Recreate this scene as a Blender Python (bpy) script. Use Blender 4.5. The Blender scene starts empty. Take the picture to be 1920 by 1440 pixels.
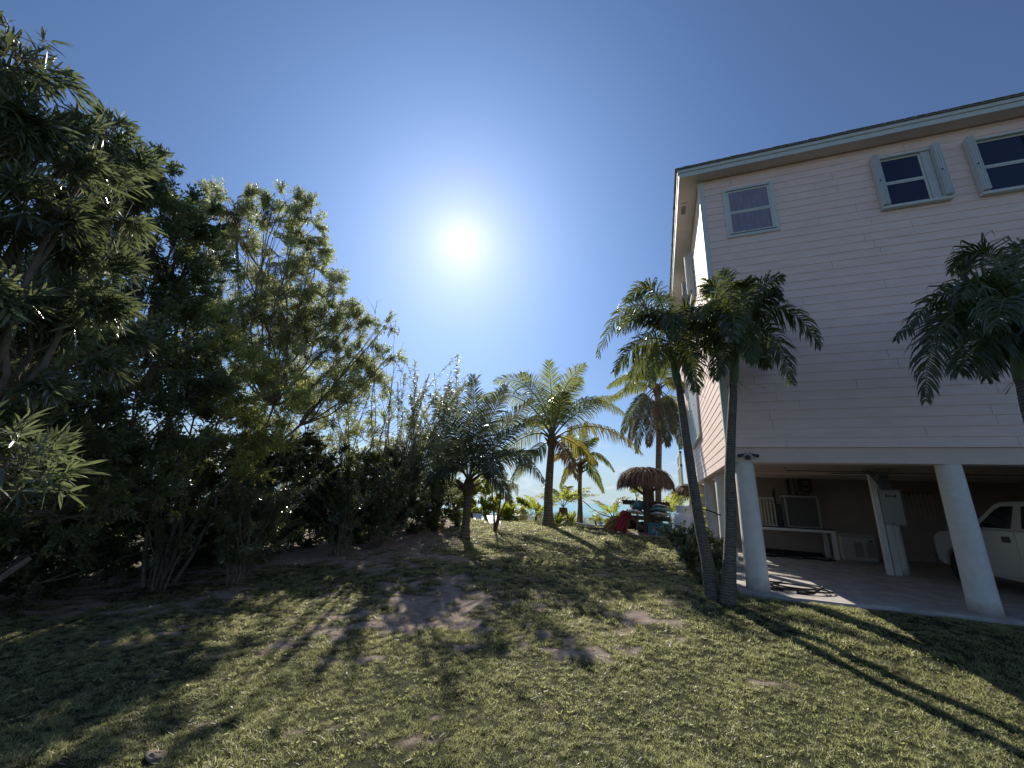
import bpy, math, random
import numpy as np
from mathutils import Matrix, Vector
RG = np.random.default_rng(7)
random.seed(7)
sc = bpy.context.scene
COL = sc.collection

# ------------------------------------------------------------------ camera
FOC, CX, CY, HC = 744.0, 960.0, 720.0, 1.6        # focal length, centre in photograph pixels, eye height
def _v(px, py): return np.array([px - CX, -(py - CY), -FOC])
def _n(a): return a / np.linalg.norm(a)
_hs = 0.0455
_d = (945 - 0.0455 * 172) - 720
_an = math.atan(_hs); _dh = _d * math.cos(_an)
_Z = _n(_v(CX + math.sin(_an) * FOC * FOC / _dh, CY - math.cos(_an) * FOC * FOC / _dh))
_Y = _v(1237, 948); _Y = _n(_Y - _Z * _Y.dot(_Z)); _X = np.cross(_Y, _Z)
RM = np.array([_X, _Y, _Z]); CAM = np.array([0, 0, HC])
cd = bpy.data.cameras.new("camera"); cam = bpy.data.objects.new("camera", cd); COL.objects.link(cam)
m4 = Matrix([list(RM[0]) + [0], list(RM[1]) + [0], list(RM[2]) + [HC], [0, 0, 0, 1]])
cam.matrix_world = m4
cd.sensor_width = 36; cd.lens = 36 * FOC / 1920; cd.clip_start = 0.05; cd.clip_end = 30000
sc.camera = cam

# ------------------------------------------------------------------ light
SUN = _n(np.array([-0.405, 0.71, 0.576]))
EL = math.asin(SUN[2]); AZ = math.atan2(SUN[0], SUN[1])
sc.view_settings.view_transform = 'Standard'; sc.view_settings.look = 'None'
sc.view_settings.exposure = 0.14; sc.view_settings.gamma = 1
SUN_STRENGTH, SKY_STRENGTH = 5.0, 0.074
w = bpy.data.worlds.new("World"); sc.world = w; w.use_nodes = True
nt = w.node_tree; nt.nodes.clear()
out = nt.nodes.new('ShaderNodeOutputWorld')
sky = nt.nodes.new('ShaderNodeTexSky'); sky.sky_type = 'NISHITA'; sky.sun_disc = False
sky.sun_elevation = EL; sky.sun_rotation = AZ; sky.air_density = 1.0; sky.dust_density = 0.3; sky.ozone_density = 2.6
sky.altitude = 0
bg = nt.nodes.new('ShaderNodeBackground'); bg.inputs['Strength'].default_value = SKY_STRENGTH
tc = nt.nodes.new('ShaderNodeTexCoord')
def wn(t, **k):
    n = nt.nodes.new(t)
    for a, b in k.items(): setattr(n, a, b)
    return n
def wmath(op, a, b=None, clamp=False):
    n = wn('ShaderNodeMath', operation=op); n.use_clamp = clamp
    for i, x in enumerate((a, b)):
        if x is None: continue
        if isinstance(x, (int, float)): n.inputs[i].default_value = x
        else: nt.links.new(x, n.inputs[i])
    return n.outputs[0]
nrm = wn('ShaderNodeVectorMath', operation='NORMALIZE'); nt.links.new(tc.outputs['Generated'], nrm.inputs[0])
dot = wn('ShaderNodeVectorMath', operation='DOT_PRODUCT'); nt.links.new(nrm.outputs[0], dot.inputs[0]); dot.inputs[1].default_value = tuple(SUN)
ang = wmath('ARCCOSINE', wmath('MINIMUM', dot.outputs['Value'], 1.0))
core = wmath('MULTIPLY', wmath('EXPONENT', wmath('MULTIPLY', wmath('POWER', wmath('DIVIDE', ang, 0.013), 2.0), -1.0)), 200.0)
halo = wmath('MULTIPLY', wmath('EXPONENT', wmath('DIVIDE', ang, -0.062)), 8.5)
wide = wmath('MULTIPLY', wmath('EXPONENT', wmath('MULTIPLY', wmath('POWER', wmath('DIVIDE', ang, 0.45), 2.0), -1.0)), 4.0)
glow = wmath('ADD', core, halo)
gcol = wn('ShaderNodeVectorMath', operation='SCALE'); gcol.inputs[0].default_value = (1.0, 0.80, 0.50); nt.links.new(glow, gcol.inputs['Scale'])
wcol = wn('ShaderNodeVectorMath', operation='SCALE'); wcol.inputs[0].default_value = (0.38, 0.76, 1.55); nt.links.new(wide, wcol.inputs['Scale'])
gsum = wn('ShaderNodeVectorMath', operation='ADD'); nt.links.new(gcol.outputs[0], gsum.inputs[0]); nt.links.new(wcol.outputs[0], gsum.inputs[1])
# small fair-weather clouds low over the sea
sep = wn('ShaderNodeSeparateXYZ'); nt.links.new(nrm.outputs[0], sep.inputs[0])
mp = wn('ShaderNodeMapping'); mp.inputs['Scale'].default_value = (7, 7, 26); nt.links.new(nrm.outputs[0], mp.inputs[0])
cn = wn('ShaderNodeTexNoise'); cn.inputs['Scale'].default_value = 1.6; cn.inputs['Detail'].default_value = 6; nt.links.new(mp.outputs[0], cn.inputs['Vector'])
cr = wn('ShaderNodeMapRange'); cr.inputs['From Min'].default_value = 0.55; cr.inputs['From Max'].default_value = 0.72; nt.links.new(cn.outputs['Fac'], cr.inputs['Value'])
band = wn('ShaderNodeMapRange'); band.inputs['From Min'].default_value = 0.16; band.inputs['From Max'].default_value = 0.06; nt.links.new(sep.outputs['Z'], band.inputs['Value'])
cf = wmath('MULTIPLY', wmath('MULTIPLY', cr.outputs[0], band.outputs[0]), 0.75)
hz = wn('ShaderNodeMapRange'); hz.inputs['From Min'].default_value = 0.17; hz.inputs['From Max'].default_value = -0.01; hz.interpolation_type = 'SMOOTHSTEP'; nt.links.new(sep.outputs['Z'], hz.inputs['Value'])
hzf = wmath('MULTIPLY', hz.outputs[0], 0.8)
satn = wn('ShaderNodeHueSaturation'); satn.inputs['Saturation'].default_value = 1.0; nt.links.new(sky.outputs[0], satn.inputs['Color'])
SKY_TINT = wn('ShaderNodeVectorMath', operation='MULTIPLY'); SKY_TINT.inputs[1].default_value = (0.87, 0.97, 1.14); nt.links.new(satn.outputs[0], SKY_TINT.inputs[0])
cmix = wn('ShaderNodeMix', data_type='RGBA'); hmix = wn('ShaderNodeMix', data_type='RGBA'); nt.links.new(hzf, hmix.inputs['Factor']); nt.links.new(SKY_TINT.outputs[0], hmix.inputs['A']); hmix.inputs['B'].default_value = (5.6, 7.4, 8.6, 1)
nt.links.new(cf, cmix.inputs['Factor']); nt.links.new(hmix.outputs['Result'], cmix.inputs['A']); cmix.inputs['B'].default_value = (11, 11.5, 12, 1)
addv = wn('ShaderNodeVectorMath', operation='ADD'); nt.links.new(cmix.outputs['Result'], addv.inputs[0]); nt.links.new(gsum.outputs[0], addv.inputs[1])
nt.links.new(addv.outputs[0], bg.inputs['Color']); nt.links.new(bg.outputs[0], out.inputs[0])
sl = bpy.data.lights.new("sun", 'SUN'); sl.energy = SUN_STRENGTH; sl.angle = math.radians(0.5); sl.color = (1.0, 0.92, 0.80)
so = bpy.data.objects.new("sun", sl); COL.objects.link(so)
so.rotation_euler = Vector(SUN).to_track_quat('Z', 'Y').to_euler()
sc.cycles.max_bounces = 6; sc.cycles.diffuse_bounces = 4; sc.cycles.transmission_bounces = 4
sc.cycles.transparent_max_bounces = 8; sc.cycles.caustics_reflective = False; sc.cycles.caustics_refractive = False
sc.cycles.sample_clamp_indirect = 4.0

# ------------------------------------------------------------------ placing
def ray(px, py): return _n(RM @ _v(px, py))
def at(px, py, Y): r = ray(px, py); return CAM + r * Y / r[1]
def atr(px, py, d): return CAM + ray(px, py) * d
def sstep(t): t = np.clip(t, 0, 1); return t * t * (3 - 2 * t)
def _hash(i, j, s):
    h = (i * 374761393 + j * 668265263 + s * 1442695041) & 0xffffffff
    h = ((h ^ (h >> 13)) * 1274126177) & 0xffffffff
    return ((h ^ (h >> 16)) & 0xffff) / 65535.0
def vnoise(x, y, s=0):
    x = np.asarray(x, float); y = np.asarray(y, float)
    i = np.floor(x).astype(np.int64); j = np.floor(y).astype(np.int64)
    u = x - i; v = y - j; u = u * u * (3 - 2 * u); v = v * v * (3 - 2 * v)
    return (_hash(i, j, s) * (1 - u) + _hash(i + 1, j, s) * u) * (1 - v) + (_hash(i, j + 1, s) * (1 - u) + _hash(i + 1, j + 1, s) * u) * v
def fbm(x, y, s=0, o=4):
    a, t, n = 1.0, 0.0, 0.0
    for k in range(o):
        t = t + a * vnoise(np.asarray(x) * 2 ** k, np.asarray(y) * 2 ** k, s + k * 17); n += a; a *= 0.5
    return t / n
def gz(x, y):
    x = np.asarray(x, float); y = np.asarray(y, float)
    z = 0.62 * sstep((y - 8.0) / 10.0) * (1 - sstep((x - 0.3) / 1.2))
    z = z - 3.2 * sstep((y - 19.5) / 17.0) - .30 * sstep((9.5 - y) / 4.5)
    bump = (fbm(x * 1.3, y * 1.3, 3, 3) - 0.5) * 0.07 + (fbm(x * 6, y * 6, 9, 2) - 0.5) * 0.022
    return z + bump * (1 - sstep((x - 0.9) / 0.6) * sstep((y - 8.8) / 0.9)) - 0.03 * sstep((x - 1.0) / .5) * sstep((y - 9.3) / .6)
def og(px, py):
    r = ray(px, py); t = 1.0
    while t < 80:
        p = CAM + r * t
        if p[2] <= gz(p[0], p[1]): break
        t += 0.02
    p = CAM + r * t; p[2] = gz(p[0], p[1]); return p
def ogc(px, py, ymax=19.7):
    p = og(px, py)
    if p[1] > ymax: p = at(px, py, ymax); p[2] = gz(p[0], p[1])
    return p
def sand(x, y):
    """0 = grass, 1 = bare sand"""
    n = .5 * fbm(x * 0.8, y * 0.8, 21, 3) + .5 * fbm(x * 5.5, y * 5.5, 61, 4)
    b = np.exp(-(((x + 4.6 + 0.30 * (y - 7)) / 1.6) ** 2 + ((y - 6.6) / 3.2) ** 2)) * 0.235
    b = b + np.exp(-(((x + 7.0) / 2.0) ** 2 + ((y - 11.5) / 3.8) ** 2)) * 0.24
    for (cx, cy, rx, ry, k) in ((-.35, 5.3, .35, .22, .17), (-.9, 6.0, .5, .25, .15), (.1, 6.7, .6, .25, .14), (-.6, 7.6, .7, .3, .1), (.2, 8.3, .8, .35, .12), (-1.8, 7.8, .9, .5, .1), (-2.2, 5.6, .8, .4, .12)):
        b = b + np.exp(-(((x - cx) / rx) ** 2 + ((y - cy) / ry) ** 2)) * k * .75
    b = b + np.exp(-(((x + 0.4) / 1.6) ** 2 + ((y - 16.6) / 0.7) ** 2)) * 0.55
    b = b - .12 * sstep((x - .6) / .8)
    b = b + sstep((-x - 7.2) / 1.5) * 0.20 + sstep((y - 19.5) / 2.5) * 0.6
    b = b + 1.2 * sstep((x - 1.2) / .6) * sstep((y - 9.6) / .4)
    return sstep((n + b - 0.645) / 0.09)

# ------------------------------------------------------------------ mesh building
class MB:
    def __init__(s): s.v = []; s.f = []; s.n = 0
    def add(s, v, faces, mat=0, rnd=None, smooth=False):
        v = np.asarray(v, float).reshape(-1, 3)
        if rnd is None: rnd = np.full(len(v), 0.5)
        s.v.append((v, np.broadcast_to(np.asarray(rnd, float), (len(v),))))
        if not isinstance(faces, list) or (faces and not isinstance(faces[0], np.ndarray)):
            g = {}
            for f in faces: g.setdefault(len(f), []).append(f)
            faces = [np.array(a) for a in g.values()]
        for f in faces: s.f.append((f + s.n, mat, smooth))
        s.n += len(v)
    def box(s, x0, x1, y0, y1, z0, z1, mat=0, bev=0.0, M=None, rnd=None):
        if bev <= 0:
            v = np.array([[x, y, z] for x in (x0, x1) for y in (y0, y1) for z in (z0, z1)])
            f = [(0, 1, 3, 2), (4, 6, 7, 5), (0, 4, 5, 1), (2, 3, 7, 6), (0, 2, 6, 4), (1, 5, 7, 3)]
        else:
            v = []; b = bev
            for z, k in ((z0, b), (z0 + b, 0), (z1 - b, 0), (z1, b)):
                a0, a1, c0, c1 = x0 + k, x1 - k, y0 + k, y1 - k
                v += [(a0 + b, c0, z), (a1 - b, c0, z), (a1, c0 + b, z), (a1, c1 - b, z), (a1 - b, c1, z), (a0 + b, c1, z), (a0, c1 - b, z), (a0, c0 + b, z)]
            v = np.array(v)
            f = [tuple(range(7, -1, -1)), tuple(range(24, 32))]
            for r in range(3):
                for k in range(8): f.append((r * 8 + k, r * 8 + (k + 1) % 8, r * 8 + 8 + (k + 1) % 8, r * 8 + 8 + k))
        if M is not None: v = v @ M[:3, :3].T + M[:3, 3]
        s.add(v, f, mat, rnd)
    def tube(s, P, R, k=8, mat=0, cap=True, rnd=None, smooth=True):
        P = np.asarray(P, float); n = len(P); R = np.broadcast_to(np.asarray(R, float), (n,))
        T = np.gradient(P, axis=0); T /= np.linalg.norm(T, axis=1)[:, None] + 1e-9
        u = np.cross(T[0], [0, 0, 1.0]); 
        if np.linalg.norm(u) < 1e-3: u = np.array([1.0, 0, 0])
        u = _n(u); a = np.arange(k) * 2 * math.pi / k; V = []
        for i in range(n):
            u = _n(u - T[i] * u.dot(T[i])); w_ = np.cross(T[i], u)
            V.append(P[i] + R[i] * (np.cos(a)[:, None] * u + np.sin(a)[:, None] * w_))
        V = np.concatenate(V); i = np.arange(n - 1)[:, None] * k; j = np.arange(k)[None, :]; j2 = (j + 1) % k
        q = np.stack([i + j, i + j2, i + k + j2, i + k + j], -1).reshape(-1, 4)
        s.add(V, [q], mat, rnd, smooth)
        if cap:
            s.add(V[-k:], [np.arange(k)[None, :]], mat, 0.5); s.add(V[:k], [np.arange(k)[::-1][None, :]], mat, 0.5)
    def lathe(s, prof, c, k=24, mat=0, smooth=True):
        a = np.arange(k) * 2 * math.pi / k
        V = np.concatenate([np.stack([c[0] + r * np.cos(a), c[1] + r * np.sin(a), np.full(k, c[2] + z)], -1) for r, z in prof])
        n = len(prof); i = np.arange(n - 1)[:, None] * k; j = np.arange(k)[None, :]; j2 = (j + 1) % k
        s.add(V, [np.stack([i + j, i + j2, i + k + j2, i + k + j], -1).reshape(-1, 4)], mat, None, smooth)
        s.add(V[-k:], [np.arange(k)[None, :]], mat); s.add(V[:k], [np.arange(k)[::-1][None, :]], mat)
    def prism(s, poly, axis, a0, a1, mat=0):
        """poly: 2D outline; axis: extrusion axis ('x': poly is (y,z); 'y': (x,z); 'z': (x,y))"""
        def mk(p, a): return {'x': (a, p[0], p[1]), 'y': (p[0], a, p[1]), 'z': (p[0], p[1], a)}[axis]
        n = len(poly); v = [mk(p, a0) for p in poly] + [mk(p, a1) for p in poly]
        f = [tuple(range(n)), tuple(range(2 * n - 1, n - 1, -1))] + [(i, n + i, n + (i + 1) % n, (i + 1) % n) for i in range(n)]
        s.add(v, f, mat)
    def build(s, name, mats, parent=None, loc=None):
        V = np.concatenate([a for a, _ in s.v]); Rn = np.concatenate([b for _, b in s.v])
        off = np.array(parent_world(parent)) if parent is not None else (np.array(loc) if loc is not None else np.zeros(3))
        me = bpy.data.meshes.new(name)
        me.vertices.add(len(V)); me.vertices.foreach_set('co', (V - off).astype(np.float32).ravel())
        tot = np.concatenate([np.full(len(f), f.shape[1]) for f, _, _ in s.f]).astype(np.int32)
        lv = np.concatenate([f.ravel() for f, _, _ in s.f]).astype(np.int32)
        me.loops.add(len(lv)); me.loops.foreach_set('vertex_index', lv)
        me.polygons.add(len(tot)); st = np.concatenate([[0], np.cumsum(tot)[:-1]]).astype(np.int32)
        me.polygons.foreach_set('loop_start', st)
        me.polygons.foreach_set('material_index', np.concatenate([np.full(len(f), m) for f, m, _ in s.f]).astype(np.int32))
        me.polygons.foreach_set('use_smooth', np.concatenate([np.full(len(f), sm) for f, _, sm in s.f]))
        at_ = me.attributes.new('rnd', 'FLOAT', 'POINT'); at_.data.foreach_set('value', Rn.astype(np.float32))
        for m in (mats if isinstance(mats, (list, tuple)) else [mats]): me.materials.append(m)
        me.update(calc_edges=True)
        if len(V) < 60000: me.validate()
        o = bpy.data.objects.new(name, me); COL.objects.link(o)
        if parent is not None: o.parent = parent
        else: o.location = off
        return o
def parent_world(p):
    l = Vector((0, 0, 0))
    while p is not None: l = l + p.location; p = p.parent
    return l
def tag(o, label=None, cat=None, group=None, kind=None):
    if label: o['label'] = label
    if cat: o['category'] = cat
    if group: o['group'] = group
    if kind: o['kind'] = kind
    return o
def thing(name, loc, label, cat, group=None):
    o = bpy.data.objects.new(name, None); COL.objects.link(o); o.location = tuple(float(a) for a in loc); o.empty_display_size = .2
    return tag(o, label, cat, group)

# ------------------------------------------------------------------ materials
def mat(name, col, rough=0.6, var=0.0, scale=8.0, bump=0.0, bscale=40.0, metal=0.0, spec=0.5, col2=None, stretch=None, coords='Object', rndvar=0.0):
    m = bpy.data.materials.new(name); m.use_nodes = True; t = m.node_tree; b = t.nodes['Principled BSDF']
    b.inputs['Roughness'].default_value = rough; b.inputs['Metallic'].default_value = metal; b.inputs['Specular IOR Level'].default_value = spec
    c = tuple(col) + (1,); b.inputs['Base Color'].default_value = c
    tcn = t.nodes.new('ShaderNodeTexCoord'); src = tcn.outputs[coords]
    if stretch:
        mpn = t.nodes.new('ShaderNodeMapping'); mpn.inputs['Scale'].default_value = stretch; t.links.new(src, mpn.inputs[0]); src = mpn.outputs[0]
    if var > 0 or col2 is not None:
        n = t.nodes.new('ShaderNodeTexNoise'); n.inputs['Scale'].default_value = scale; n.inputs['Detail'].default_value = 6; n.inputs['Roughness'].default_value = .65
        t.links.new(src, n.inputs['Vector'])
        r = t.nodes.new('ShaderNodeValToRGB'); e = r.color_ramp.elements
        if col2 is None: col2 = tuple(x * (1 + var) for x in col); c0 = tuple(x * (1 - var) for x in col)
        else: c0 = col
        e[0].position = .35; e[1].position = .66; e[0].color = tuple(c0) + (1,); e[1].color = tuple(col2) + (1,)
        t.links.new(n.outputs['Fac'], r.inputs[0]); t.links.new(r.outputs[0], b.inputs['Base Color'])
    if bump > 0:
        n2 = t.nodes.new('ShaderNodeTexNoise'); n2.inputs['Scale'].default_value = bscale; n2.inputs['Detail'].default_value = 5; t.links.new(src, n2.inputs['Vector'])
        bn = t.nodes.new('ShaderNodeBump'); bn.inputs['Strength'].default_value = bump; bn.inputs['Distance'].default_value = .02
        t.links.new(n2.outputs['Fac'], bn.inputs['Height']); t.links.new(bn.outputs[0], b.inputs['Normal'])
    return m
def leafmat(name, dark, light, trans, rough=0.38, tf=0.4, spec=0.5):
    m = bpy.data.materials.new(name); m.use_nodes = True; t = m.node_tree; b = t.nodes['Principled BSDF']; o = t.nodes['Material Output']
    a = t.nodes.new('ShaderNodeAttribute'); a.attribute_name = 'rnd'
    r = t.nodes.new('ShaderNodeValToRGB'); e = r.color_ramp.elements; e[0].color = tuple(dark) + (1,); e[1].color = tuple(light) + (1,); e[0].position = .1; e[1].position = .95
    t.links.new(a.outputs['Fac'], r.inputs[0]); t.links.new(r.outputs[0], b.inputs['Base Color'])
    b.inputs['Roughness'].default_value = rough; b.inputs['Specular IOR Level'].default_value = spec
    tr = t.nodes.new('ShaderNodeBsdfTranslucent'); r2 = t.nodes.new('ShaderNodeValToRGB'); e = r2.color_ramp.elements
    e[0].color = tuple(x * .6 for x in trans) + (1,); e[1].color = tuple(x * 1.25 for x in trans) + (1,)
    t.links.new(a.outputs['Fac'], r2.inputs[0]); t.links.new(r2.outputs[0], tr.inputs['Color'])
    mx = t.nodes.new('ShaderNodeMixShader'); mx.inputs[0].default_value = tf
    t.links.new(b.outputs[0], mx.inputs[1]); t.links.new(tr.outputs[0], mx.inputs[2]); t.links.new(mx.outputs[0], o.inputs[0])
    return m
M = {}
M['pink'] = mat('pink_siding', (.93, .71, .625), .55, var=.07, scale=1.6, bump=.12, bscale=60, stretch=(1, 1, 4))
M['trim'] = mat('pale_trim', (.64, .68, .65), .5, var=.05, scale=5)
M['frieze'] = mat('peach_beam', (.80, .63, .53), .6, var=.04, scale=3)
M['soffit'] = mat('soffit_paint', (.70, .62, .57), .7, var=.05, scale=2)
M['shingle'] = mat('grey_shingle', (.27, .26, .25), .9, var=.25, scale=20, bump=.5)
M['shutter'] = mat('grey_white_shutter', (.60, .635, .62), .42, var=.06, scale=9)
M['sash'] = mat('window_frame_cream', (.66, .68, .62), .5, var=.06, scale=14)
M['column'] = mat('painted_concrete', (.82, .78, .71), .75, var=.06, scale=6, bump=.25, bscale=28)
M['slab'] = mat('concrete_floor', (.50, .46, .425), .8, var=.26, scale=2.2, bump=.15, bscale=60)
M['dirty'] = mat('dirty_edge', (.30, .26, .22), .9, var=.3, scale=8)
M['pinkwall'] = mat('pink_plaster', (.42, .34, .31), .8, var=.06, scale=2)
M['bark'] = mat('grey_bark', (.20, .165, .13), .9, var=.3, scale=7, bump=.6, bscale=30)
M['stem'] = mat('pale_stem', (.17, .14, .105), .8, var=.25, scale=12, bump=.3)
M['woodold'] = mat('weathered_wood', (.17, .13, .10), .85, var=.3, scale=9, bump=.4, stretch=(4, 4, .7))
M['white'] = mat('white_paint', (.78, .79, .79), .4, var=.03, scale=6)
M['tank'] = mat('tank_paint', (.74, .77, .80), .35, var=.05, scale=5)
M['steel'] = mat('grey_box_metal', (.36, .40, .40), .45, var=.06, scale=7)
M['conduit'] = mat('conduit_grey', (.16, .19, .21), .5, var=.1)
M['black'] = mat('black_rubber', (.015, .015, .017), .45, var=.3)
M['darkmetal'] = mat('dark_metal', (.05, .05, .055), .5, var=.2)
M['truckw'] = mat('truck_white', (.52, .53, .51), .25, var=.02)
M['tglass'] = mat('tinted_glass', (.01, .012, .016), .06)
M['chrome'] = mat('chrome', (.6, .6, .6), .2, metal=1.0)
M['lampglass'] = mat('lamp_glass', (.75, .72, .65), .12)
M['teal'] = mat('teal_plastic', (.05, .20, .26), .4, var=.12)
M['tealboard'] = mat('teal_board', (.10, .33, .36), .35, var=.1)
M['greyboard'] = mat('grey_white_board', (.55, .56, .58), .4, var=.08)
M['orange'] = mat('orange_board', (.75, .22, .12), .4, var=.08)
M['red'] = mat('red_cloth', (.30, .04, .055), .85, var=.25, scale=14)
M['tan'] = mat('tan_canvas', (.35, .26, .13), .9, var=.25, scale=12, bump=.4)
M['rope'] = mat('rope', (.38, .34, .24), .9, var=.2)
M['rockm'] = mat('pale_rock', (.27, .20, .15), .9, var=.25, scale=9, bump=.6)
M['generator'] = mat('beige_casing', (.50, .50, .44), .5, var=.05)
M['fin'] = mat('fin_grille', (.16, .16, .155), .6, var=.2, scale=30)
M['husk'] = mat('palm_husk', (.16, .10, .055), .95, var=.4, scale=10, bump=.6, stretch=(3, 3, .8))
M['shaft'] = mat('green_crownshaft', (.13, .19, .07), .45, var=.2, scale=3, stretch=(5, 5, .5))
M['rach'] = mat('frond_stalk', (.16, .17, .06), .5, var=.2)
M['rachd'] = mat('dry_stalk', (.30, .20, .10), .8, var=.2)
M['lace'] = mat('lace_curtain', (.28, .27, .36), .9, var=.25, scale=5, stretch=(14, 14, .6))
M['darkroom'] = mat('dark_interior', (.02, .022, .03), .8)
# palm trunk with ring scars
def trunkmat(name, c0, c1, freq):
    m = mat(name, c0, .85, bump=.4, bscale=26); t = m.node_tree; b = t.nodes['Principled BSDF']
    tcn = t.nodes.new('ShaderNodeTexCoord'); wv = t.nodes.new('ShaderNodeTexWave'); wv.bands_direction = 'Z'; wv.inputs['Scale'].default_value = freq
    wv.inputs['Distortion'].default_value = 5.5; wv.inputs['Detail'].default_value = 3; wv.inputs['Detail Scale'].default_value = 2.0
    t.links.new(tcn.outputs['Object'], wv.inputs['Vector'])
    n = t.nodes.new('ShaderNodeTexNoise'); n.inputs['Scale'].default_value = 9; n.inputs['Detail'].default_value = 6; t.links.new(tcn.outputs['Object'], n.inputs['Vector'])
    mu = t.nodes.new('ShaderNodeMath'); mu.operation = 'MULTIPLY_ADD'; mu.inputs[1].default_value = .35; t.links.new(wv.outputs['Fac'], mu.inputs[0]); 
    m2 = t.nodes.new('ShaderNodeMath'); m2.operation = 'MULTIPLY'; m2.inputs[1].default_value = .6; t.links.new(n.outputs['Fac'], m2.inputs[0]); t.links.new(m2.outputs[0], mu.inputs[2])
    r = t.nodes.new('ShaderNodeValToRGB'); e = r.color_ramp.elements; e[0].position = .25; e[1].position = .8; e[0].color = tuple(c0) + (1,); e[1].color = tuple(c1) + (1,)
    t.links.new(mu.outputs[0], r.inputs[0]); t.links.new(r.outputs[0], b.inputs['Base Color'])
    for nd in t.nodes:
        if nd.type == 'BUMP': t.links.new(mu.outputs[0], nd.inputs['Height']); nd.inputs['Strength'].default_value = .4
    return m
M['ptrunk'] = trunkmat('palm_trunk_grey', (.075, .068, .055), (.24, .215, .175), 6.5)
M['ctrunk'] = trunkmat('coconut_trunk', (.09, .065, .045), (.27, .22, .17), 3.0)
L = {}
L['oleander'] = leafmat('oleander_leaf', (.05, .07, .035), (.19, .22, .11), (.34, .40, .10), .2, .3, 1.0)
L['longleaf'] = leafmat('long_leaf', (.055, .075, .045), (.19, .22, .14), (.30, .36, .14), .24, .28, .8)
L['round'] = leafmat('broad_leaf', (.055, .075, .045), (.16, .19, .10), (.34, .40, .12), .35, .42, .6)
L['feather'] = leafmat('feathery_leaf', (.12, .16, .09), (.34, .37, .23), (.62, .66, .32), .4, .54, .6)
L['yellow'] = leafmat('olive_leaf', (.08, .11, .04), (.25, .27, .11), (.64, .66, .18), .4, .5)
L['silver'] = leafmat('grey_green_leaf', (.13, .16, .12), (.32, .36, .27), (.50, .56, .30), .4, .46, .45)
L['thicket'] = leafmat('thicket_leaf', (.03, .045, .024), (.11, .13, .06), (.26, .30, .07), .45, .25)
L['adonidia'] = leafmat('glossy_palm_leaf', (.03, .042, .016), (.10, .125, .04), (.26, .31, .07), .3, .25, .6)
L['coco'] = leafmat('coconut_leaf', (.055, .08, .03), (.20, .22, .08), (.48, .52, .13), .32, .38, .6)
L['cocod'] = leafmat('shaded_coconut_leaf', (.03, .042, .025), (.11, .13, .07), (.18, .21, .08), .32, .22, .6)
L['cocoy'] = leafmat('yellowing_palm_leaf', (.11, .11, .03), (.28, .23, .05), (.46, .38, .07), .4, .45)
L['deadf'] = leafmat('dead_palm_leaf', (.05, .042, .028), (.16, .125, .075), (.24, .16, .06), .7, .25)
L['bright'] = leafmat('young_leaf', (.12, .16, .03), (.30, .34, .07), (.60, .64, .08), .4, .5)
L['pod'] = leafmat('brown_pod', (.05, .028, .022), (.13, .07, .05), (.12, .05, .03), .5, .12)
L['thatch'] = leafmat('thatch_strip', (.07, .045, .035), (.33, .23, .17), (.2, .12, .06), .8, .12)
L['grass'] = leafmat('lawn_blade', (.022, .032, .012), (.33, .345, .20), (.76, .77, .35), .36, .48, .6)
L['litter'] = leafmat('dry_leaf', (.14, .10, .06), (.50, .44, .32), (.3, .2, .1), .6, .15)
L['oats'] = leafmat('dune_grass_blade', (.20, .19, .09), (.42, .38, .20), (.5, .45, .2), .6, .4)

# ground
def groundmat():
    m = mat('sandy_lawn_ground', (.1, .1, .05), .95); t = m.node_tree; b = t.nodes['Principled BSDF']; b.inputs['Specular IOR Level'].default_value = .15
    g = t.nodes.new('ShaderNodeNewGeometry'); a = t.nodes.new('ShaderNodeAttribute'); a.attribute_name = 'rnd'
    def noise(s, d=6, r=.65):
        n = t.nodes.new('ShaderNodeTexNoise'); n.inputs['Scale'].default_value = s; n.inputs['Detail'].default_value = d; n.inputs['Roughness'].default_value = r
        t.links.new(g.outputs['Position'], n.inputs['Vector']); return n.outputs['Fac']
    def ramp(f, cs):
        r = t.nodes.new('ShaderNodeValToRGB'); e = r.color_ramp.elements
        e[0].position, e[1].position = cs[0][0], cs[1][0]; e[0].color = cs[0][1] + (1,); e[1].color = cs[1][1] + (1,)
        for p, c in cs[2:]: x = e.new(p); x.color = c + (1,)
        t.links.new(f, r.inputs[0]); return r.outputs[0]
    lawn = ramp(noise(14), [(.3, (.018, .02, .010)), (.7, (.085, .08, .04)), (.5, (.04, .045, .02))])
    sandc = ramp(noise(5), [(.3, (.28, .225, .19)), (.7, (.50, .42, .36))])
    spk = ramp(noise(90, 2), [(.45, (1, 1, 1)), (.62, (.45, .38, .32))])
    mul = t.nodes.new('ShaderNodeMix'); mul.data_type = 'RGBA'; mul.blend_type = 'MULTIPLY'; mul.inputs['Factor'].default_value = .8
    t.links.new(sandc, mul.inputs['A']); t.links.new(spk, mul.inputs['B'])
    mx = t.nodes.new('ShaderNodeMix'); mx.data_type = 'RGBA'; t.links.new(a.outputs['Fac'], mx.inputs['Factor']); t.links.new(lawn, mx.inputs['A']); t.links.new(mul.outputs['Result'], mx.inputs['B'])
    t.links.new(mx.outputs['Result'], b.inputs['Base Color'])
    bn = t.nodes.new('ShaderNodeBump'); bn.inputs['Strength'].default_value = .8; bn.inputs['Distance'].default_value = .02
    t.links.new(noise(45, 5), bn.inputs['Height']); t.links.new(bn.outputs[0], b.inputs['Normal'])
    return m
M['ground'] = groundmat()
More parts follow.
